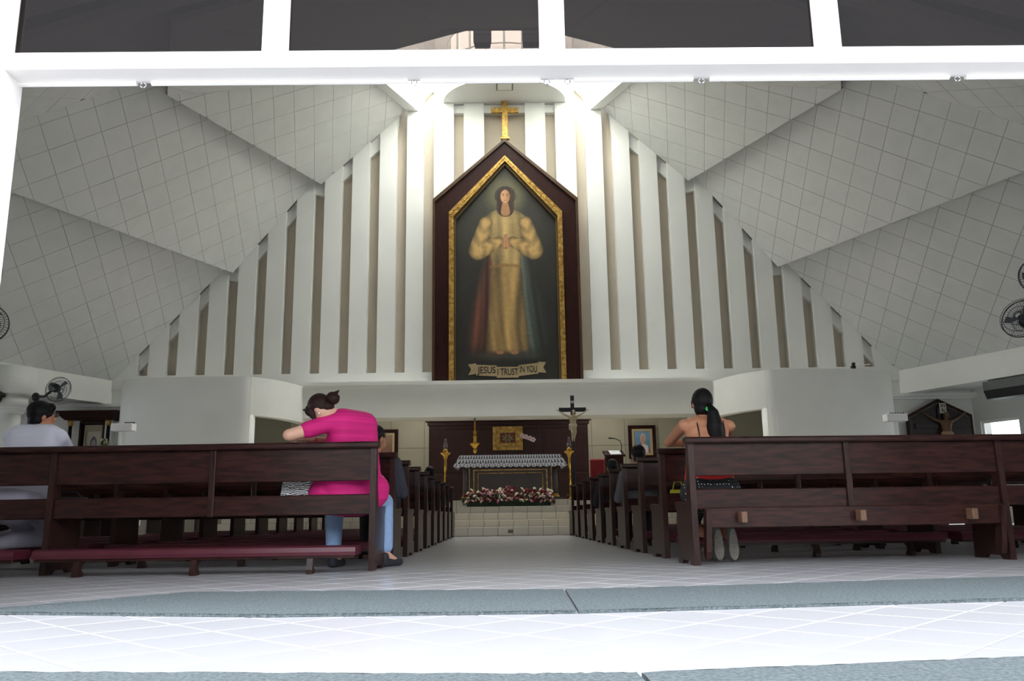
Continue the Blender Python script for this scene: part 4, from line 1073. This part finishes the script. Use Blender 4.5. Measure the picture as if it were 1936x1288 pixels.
# ---------- woman in pink, bowed over the pew back
def pink():
    hl, hr = V((-1.28, 6.69, .56)), V((-1.08, 6.72, .56)); sl, sr = V((-1.27, 6.54, 1.115)), V((-1.06, 6.78, 1.10))
    hc = V((-1.395, 6.53, 1.205)); R = frame_of((-.62, .30, -.74), (-.55, .12, .80))
    el = V((-1.60, 6.40, 1.0)); wl = V((-1.47, 6.62, 1.0))
    er = V((-1.28, 6.92, .98)); wr = V((-1.50, 6.72, .99))
    k1, a1 = V((-1.36, 7.0, .50)), V((-1.345, 6.93, .10)); k2, a2 = V((-.96, 6.98, .50)), V((-.93, 6.90, .10))
    neck = (sl+sr)/2+V((-.06, -.01, .03))
    tw, td = (.25, .21, .21), (.16, .14, .10)
    arms = limb((sl, .058), (el, .046), (wl, .032))+limb((sr, .058), (er, .044), (wr, .030))
    legs = limb((hl, .095), (k1, .066), (a1+V((0, 0, .02)), .042))+limb((hr, .095), (k2, .066), (a2+V((0, 0, .02)), .042))
    feet = limb((a1, .034), (a1+V((.03, .13, -.06)), .024))+limb((a2, .034), (a2+V((.07, .12, -.06)), .024))
    pr = torso(hl, hr, sl, sr, tw, td)+arms+legs+feet+limb((neck, .055), (hc+R @ V((0, -.03, -.05)), .05))+head_prims(hc, R)+hand(wl, (-.2, 1, -.1), (0, 0, -1))+hand(wr, (-1, -.3, 0), (0, 0, -1))
    o = blob('person', pr, SKIN, None, .009, 4)
    tag(o, 'person in pink top and pale jeans bowing over the pew back', 'person')
    sleeves = limb((sl, .072), (sl.lerp(el, .62), .066))+limb((sr, .072), (sr.lerp(er, .5), .066))
    hem = [('c', hl+V((-.08, 0, .0)), .15, hr+V((.02, 0, -.01)), .15), ('c', hl+V((-.02, .03, .06)), .15, hr+V((.05, .02, .03)), .15)]
    blob('shirt', torso(hl, hr, sl, sr, (.25, .21, .215), (.165, .135, .108), .003)+sleeves+hem, PINK, o, .012, 6)
    blob('jeans', limb((hl, .115), (k1, .080), (a1+V((0, 0, .06)), .062))+limb((hr, .115), (k2, .080), (a2+V((0, 0, .06)), .062))+[('c', hl, .13, hr, .13)], JEANS, o, .012, 4)
    P = lambda x, y, z: hc+R @ V((x, y, z))
    blob('hair', [('e', P(0, -.018, .028), (.088, .100, .098), R), ('e', P(0, .055, .055), (.072, .050, .052), R), ('c', P(-.075, .045, .03), .022, P(-.072, .06, -.045), .016), ('c', P(.075, .045, .03), .022, P(.072, .06, -.045), .016), ('e', P(0, -.06, -.03), (.062, .05, .05), R)], HAIRBR, o, .008, 3)
    blob('hair_bun', [('e', P(0, -.135, -.025), (.054, .05, .054), R), ('c', P(0, -.09, -.02), .03, P(0, -.13, -.025), .03), ('c', P(0, -.16, -.01), .02, P(.02, -.21, -.02), .006), ('c', P(0, -.16, -.04), .02, P(-.02, -.19, -.07), .006)], HAIRBR, o, .007, 2)
    for sx in (-1, 1): MB().ell(P(sx*.090, -.004, -.050), (.009, .009, .009), nu=8, nv=6).build('earring', mat('pearl', (240, 238, 230), .2), o, smooth=True)
    MB().cap(P(-.086, .05, .06), .010, P(-.060, .075, .085), .008).build('hair_clip', BLACKM, o)
    n2 = neck+V((-.035, -.0, .035)); MB().tube([n2+V((.066*math.cos(t), .066*math.sin(t), .02*math.sin(t+2.4))) for t in [2*PI*i/20 for i in range(21)]], .004, 6).build('necklace', BLACKM, o)
    eyes(o, hc, R)
    for a, dx in ((a1, .03), (a2, .07)):
        f = V((dx, .125, 0)); blob('shoe', limb((a+V((-f.x*.2, -.02, -.062)), .038), (a+f*.6+V((0, 0, -.066)), .034), (a+f*1.3+V((0, 0, -.066)), .034))+[('c', a+V((0, -.03, -.02)), .036, a+V((0, -.02, -.06)), .036)], SHOEM, o, .008, 3)
    b = empty('handbag', (-1.575, 6.68, .462), label='black and white zebra striped bag on the left pew seat', cat='bag')
    Z = bpy.data.materials.new('zebra_print'); Z.use_nodes = True; nt = Z.node_tree; bs = nt.nodes['Principled BSDF']
    tc = nt.nodes.new('ShaderNodeTexCoord'); w = nt.nodes.new('ShaderNodeTexWave'); w.inputs['Scale'].default_value = 22; w.inputs['Distortion'].default_value = 9; w.inputs['Detail'].default_value = 2; w.inputs['Detail Scale'].default_value = 1.2; w.bands_direction = 'Z'
    r = nt.nodes.new('ShaderNodeValToRGB'); r.color_ramp.interpolation = 'CONSTANT'; r.color_ramp.elements[0].color = (.01, .01, .012, 1); r.color_ramp.elements[1].color = (.85, .85, .85, 1); r.color_ramp.elements[1].position = .42
    nt.links.new(tc.outputs['Object'], w.inputs[0]); nt.links.new(w.outputs[0], r.inputs[0]); nt.links.new(r.outputs[0], bs.inputs['Base Color'])
    MB().hull([(x*sx, y*sy, z) for sx in (-1, 1) for sy in (-1, 1) for x, y, z in ((.125, .05, .0), (.135, .06, .03), (.12, .04, .19), (.10, .02, .21))]).build('bag_body', Z, b)
    MB().tube([(-.07, 0, .20), (-.06, 0, .29), (0, 0, .33), (.06, 0, .29), (.07, 0, .20)], .009, 8).build('strap', BLACKM, b)
pink()

# ---------- woman in red top kneeling, seen from behind
def red():
    hl, hr = V((1.56, 6.80, .56)), V((1.74, 6.80, .56)); sl, sr = V((1.50, 6.93, 1.085)), V((1.87, 6.93, 1.075))
    hc = V((1.672, 6.99, 1.275)); R = frame_of((-.12, 1, .02), (0, 0, 1))
    el = V((1.46, 7.42, .985)); wl = V((1.66, 7.50, .985)); er = V((1.93, 7.40, .985)); wr = V((1.74, 7.52, .99))
    k1, k2 = V((1.56, 7.27, .27)), V((1.78, 7.27, .27)); a1, a2 = V((1.685, 6.84, .20)), V((1.80, 6.84, .20))
    neck = (sl+sr)/2+V((-.01, .01, .02))
    pr = torso(hl, hr, sl, sr, (.19, .15, .185), (.13, .115, .075))
    pr += limb((sl, .052), (el, .04), (wl, .028))+limb((sr, .052), (er, .04), (wr, .028))
    pr += limb((hl, .09), (k1, .06), (a1, .042))+limb((hr, .09), (k2, .06), (a2, .042))+limb((a1, .036), (a1+V((0, -.03, -.12)), .03))+limb((a2, .036), (a2+V((0, -.03, -.12)), .03))
    pr += limb((neck+V((0, 0, -.04)), .06), (hc+V((0, -.01, -.06)), .05))+limb((sl, .05), (neck, .05), (sr, .05))+head_prims(hc, R)+hand(wl, (1, .2, 0), (0, 0, -1))+hand(wr, (-1, .2, 0), (0, 0, -1))
    for sx, s0 in ((-1, sl), (1, sr)): pr.append(('e', ((sl+sr)/2)+V((sx*.09, -.045, -.10)), (.065, .03, .09), Matrix.Identity(3)))
    o = blob('person', pr, SKIN2, None, .009, 4)
    tag(o, 'person in red strappy top with long black ponytail kneeling, back turned', 'person')
    blob('top', torso(hl, hr, sl, sr, (.205, .165, .18), (.145, .128, .10), .004, .1, .60), REDT, o, .011, 4)
    DOT = bpy.data.materials.new('polka_dots'); DOT.use_nodes = True; nt = DOT.node_tree; bs = nt.nodes['Principled BSDF']
    tc = nt.nodes.new('ShaderNodeTexCoord'); w = nt.nodes.new('ShaderNodeTexVoronoi'); w.inputs['Scale'].default_value = 42; w.inputs['Randomness'].default_value = .25
    r = nt.nodes.new('ShaderNodeValToRGB'); r.color_ramp.interpolation = 'CONSTANT'; r.color_ramp.elements[0].color = (.8, .8, .8, 1); r.color_ramp.elements[1].color = (.012, .012, .015, 1); r.color_ramp.elements[1].position = .2
    nt.links.new(tc.outputs['Object'], w.inputs[0]); nt.links.new(w.outputs[0], r.inputs[0]); nt.links.new(r.outputs[0], bs.inputs['Base Color']); bs.inputs['Roughness'].default_value = .85
    blob('skirt', [('c', hl+V((0, -.02, -.03)), .155, hr+V((0, -.02, -.03)), .155)]+limb((hl, .12), (k1, .08))+limb((hr, .12), (k2, .08)), DOT, o, .012, 5)
    P = lambda x, y, z: hc+R @ V((x, y, z))
    blob('hair', [('e', P(0, -.015, .02), (.088, .104, .108), R), ('e', P(0, -.03, -.05), (.078, .075, .07), R), ('c', P(-.070, .03, .01), .016, P(-.070, .03, -.03), .012), ('c', P(.070, .03, .01), .016, P(.070, .03, -.03), .012)], HAIRB, o, .008, 3)
    blob('ponytail', limb((P(.02, -.105, -.04), .030), (P(.035, -.15, -.10), .048), (P(.04, -.16, -.20), .068), (P(.045, -.145, -.30), .072), (P(.05, -.14, -.40), .050), (P(.05, -.135, -.47), .022)), HAIRB, o, .008, 3)
    t0 = P(.025, -.122, -.062); MB().tube([t0+V((.034*math.cos(t), .012*math.sin(t)-.012, .034*math.sin(t)*.55)) for t in [2*PI*i/18 for i in range(19)]], .010, 8).build('hair_tie', mat('green_band', (60, 210, 110), .5), o, smooth=True)
    for i, (sx, x) in enumerate(((-1, -.095), (1, .125))):
        c = (sl+sr)/2; MB().tube([c+V((x, .06, .02)), c+V((x, .0, .062)), c+V((x*.98, -.06, .03)), c+V((x*.95, -.105, -.05)), c+V((x*.92, -.125, -.16)), c+V((x*.9, -.135, -.26))], .006, 6).build('strap', mat('strap_dark', (60, 20, 24), .7), o)
    for a in (a1, a2):
        sh_ = blob('shoe', limb((a+V((0, -.01, .03)), .040), (a+V((0, -.04, -.06)), .036), (a+V((0, -.045, -.145)), .040), (a+V((0, -.02, -.165)), .032)), mat('shoe_grey', (110, 108, 104), .7), o, .008, 3)
        q = MB(); pts = []
        for i in range(20):
            t = 2*PI*i/20; z = math.sin(t); w_ = .040*(1+.10*(-z)) if z < 0 else .034
            pts.append((a.x+w_*math.cos(t), a.y-.088+.02*(z+1)*.5, a.z-.065+.118*z))
        q.prism(pts, (0, .022, 0)); q.build('sole', SOLE, sh_)
red()

# ---------- man in white shirt with glasses, kneeling at the left
def white():
    hl, hr = V((-3.90, 6.78, .55)), V((-3.70, 6.78, .55)); sl, sr = V((-3.95, 6.90, 1.06)), V((-3.58, 6.90, 1.055))
    hc = V((-3.77, 6.97, 1.24)); R = frame_of((.75, .66, .02), (0, 0, 1))
    k1, k2 = V((-3.86, 7.22, .28)), V((-3.66, 7.22, .28)); a1, a2 = V((-4.02, 6.92, .25)), V((-3.84, 6.88, .25))
    el = V((-4.0, 7.33, .97)); wl = V((-3.82, 7.48, .985)); er = V((-3.68, 7.28, .95)); wr = V((-3.76, 7.46, .985))
    neck = (sl+sr)/2+V((0, .01, .02))
    pr = torso(hl, hr, sl, sr, (.19, .18, .20), (.13, .125, .09))+limb((sl, .055), (el, .045), (wl, .03))+limb((sr, .055), (er, .045), (wr, .03))
    pr += limb((hl, .09), (k1, .065), (a1, .045), (a1+V((-.12, -.03, -.03)), .03))+limb((hr, .09), (k2, .065), (a2, .045), (a2+V((-.12, -.03, -.03)), .03))
    pr += limb((neck+V((0, 0, -.04)), .062), (hc+V((0, -.01, -.06)), .055))+limb((sl, .055), (neck, .055), (sr, .055))+head_prims(hc, R)+hand(wl, (1, .2, 0), (0, 0, -1))+hand(wr, (-1, .2, 0), (0, 0, -1))
    o = blob('person', pr, SKIN2, None, .009, 4); tag(o, 'person in white shirt with short black hair and glasses, left', 'person')
    blob('shirt', torso(hl, hr, sl, sr, (.215, .205, .215), (.15, .145, .105), .004, .16)+limb((sl, .072), (el, .06))+limb((sr, .072), (er, .06))+limb((sl, .062), (neck+V((0, 0, -.005)), .062), (sr, .062)), WSHIRT, o, .012, 5)
    blob('trousers', torso(hl, hr, sl, sr, (.21, .20, .2), (.15, .14, .1), .004, -.06, .24, 4)+limb((hl, .115), (k1, .085), (a1, .065), (a1+V((-.10, -.025, -.025)), .05))+limb((hr, .115), (k2, .085), (a2, .065), (a2+V((-.10, -.025, -.025)), .05)), GTROU, o, .012, 5)
    P = lambda x, y, z: hc+R @ V((x, y, z))
    blob('hair', [('e', P(0, -.018, .028), (.094, .106, .100), R), ('e', P(0, -.045, -.04), (.082, .065, .06), R), ('e', P(0, .06, .07), (.07, .04, .04), R)], HAIRB, o, .008, 3)
    g = MB()
    for sx in (-1, 1):
        g.tube([P(sx*.034+.024*math.cos(t), .112, .012+.019*math.sin(t)) for t in [2*PI*i/14 for i in range(15)]], .0035, 6); g.tube([P(sx*.058, .112, .016), P(sx*.082, .06, .014), P(sx*.084, 0, .0)], .0035, 6)
    g.tube([P(-.01, .113, .014), P(.01, .113, .014)], .003, 6); g.build('glasses', BLACKM, o)
    eyes(o, hc, R)
    for a in (a1, a2): blob('shoe', limb((a+V((-.11, -.03, -.03)), .04), (a+V((-.16, -.05, -.12)), .036), (a+V((-.17, -.05, -.20)), .03)), SHOEM, o, .009, 2)
white()

# ---------- people seated further forward
def seated(x, y, label, shirt, hair, face=(0, 1, 0), bun=False, hz=1.12, skin=SKIN2):
    hl, hr = V((x-.10, y, .56)), V((x+.10, y, .56)); sl, sr = V((x-.18, y-.02, hz-.24)), V((x+.18, y-.02, hz-.24)); hc = V((x, y+.03, hz)); R = frame_of(face, (0, 0, 1))
    k1, k2 = V((x-.12, y+.36, .54)), V((x+.12, y+.36, .54)); a1, a2 = V((x-.12, y+.34, .10)), V((x+.12, y+.34, .10))
    el, er = V((x-.24, y+.08, hz-.5)), V((x+.24, y+.08, hz-.5)); wl, wr = V((x-.10, y+.28, .66)), V((x+.10, y+.28, .66)); neck = (sl+sr)/2+V((0, 0, .02))
    pr = torso(hl, hr, sl, sr, (.18, .16, .19), (.125, .115, .08))+limb((sl, .052), (el, .042), (wl, .03))+limb((sr, .052), (er, .042), (wr, .03))
    pr += limb((hl, .085), (k1, .06), (a1, .042), (a1+V((0, .12, -.06)), .03))+limb((hr, .085), (k2, .06), (a2, .042), (a2+V((0, .12, -.06)), .03))+limb((neck+V((0, 0, -.04)), .058), (hc+V((0, -.01, -.06)), .052))+limb((sl, .05), (neck, .05), (sr, .05))+head_prims(hc, R)
    pr += hand(wl, (.5, 1, -.1), (0, 0, -1))+hand(wr, (-.5, 1, -.1), (0, 0, -1))
    o = blob('person', pr, skin, None, .012, 4); tag(o, label, 'person')
    blob('shirt', torso(hl, hr, sl, sr, (.20, .185, .20), (.145, .135, .098), .004)+limb((sl, .068), (el, .058))+limb((sr, .068), (er, .058))+limb((sl, .058), (neck, .060), (sr, .058)), shirt, o, .014, 4)
    blob('trousers', [('c', hl, .115, hr, .115)]+limb((hl, .105), (k1, .078), (a1, .06))+limb((hr, .105), (k2, .078), (a2, .06)), DARKC, o, .014, 4)
    P = lambda q, r, t: hc+R @ V((q, r, t))
    hp = [('e', P(0, -.015, .028), (.086, .102, .098), R), ('e', P(0, -.04, -.045), (.074, .06, .055), R)]
    if bun: hp += [('c', P(0, -.08, -.06), .035, P(.01, -.10, -.14), .03), ('c', P(.01, -.10, -.14), .032, P(.02, -.09, -.24), .02)]
    blob('hair', hp, hair, o, .010, 3); eyes(o, hc, R)
seated(-1.15, 7.76, 'person with short black hair and dark top just beyond the person in pink', mat('charcoal_top', (60, 60, 70), .8, var=.2, scale=20), HAIRB, (.55, .83, 0), hz=1.10)
seated(-1.22, 14.36, 'person with dark hair seated far forward, left of aisle', DARKC, HAIRB, (-.5, .8, 0), hz=1.10)
seated(1.60, 9.96, 'person with tied black hair seated right of aisle, before the portrait', mat('grey_top', (90, 86, 90), .8), HAIRB, (-.2, 1, 0), True, 1.06)
seated(1.58, 12.18, 'person with black hair seated right of aisle, before the lectern', DARKC, HAIRB, (-.1, 1, 0), hz=1.04)

# ---- small things left on the pews
lp = MB().cbox(-.10, .10, -.07, .07, 0, .008, .002).build('leaflet', PAPER, None, (2.16, 6.70, .462), .3); tag(lp, 'white leaflet lying on the right pew seat', 'leaflet')
bk = empty('booklet', (2.30, 6.78, .462), .2, 'small open white booklet on the right pew seat', 'booklet')
MB().prism([(-.09, -.06, 0), (0, -.06, .012), (0, .06, .012), (-.09, .06, 0)], (0, 0, .004)).build('page', PAPER, bk); MB().prism([(0, -.06, .012), (.09, -.06, .03), (.09, .06, .03), (0, .06, .012)], (0, 0, .004)).build('page', PAPER, bk)
yb = empty('yellow_bag', (1.60, 7.80, .462), label='small yellow pouch on the second right pew', cat='bag')
MB().hull([(sx*x, sy*y, z) for sx in (-1, 1) for sy in (-1, 1) for x, y, z in ((.07, .04, 0), (.08, .05, .03), (.065, .03, .13))]).build('pouch', mat('yellow_cloth', (214, 206, 60), .7), yb)
MB().tube([(-.05, 0, .12), (-.03, 0, .2), (.03, 0, .2), (.05, 0, .12)], .007, 6).build('strap', mat('yellow_cloth', (214, 206, 60), .7), yb)
db = empty('dark_bag', (-3.62, 7.02+.0, .462), label='low dark bag on the left pew seat by the white shirt', cat='bag')
db.location = (-3.35, 6.72, .462)
MB().hull([(sx*x, sy*y, z) for sx in (-1, 1) for sy in (-1, 1) for x, y, z in ((.14, .07, 0), (.15, .08, .03), (.11, .04, .11))]).build('bag_body', DARKC, db)
MB().tube([(-.1, 0, .09), (-.05, -.03, .15), (.05, -.03, .15), (.1, 0, .09)], .008, 6).build('strap', BLACKM, db)
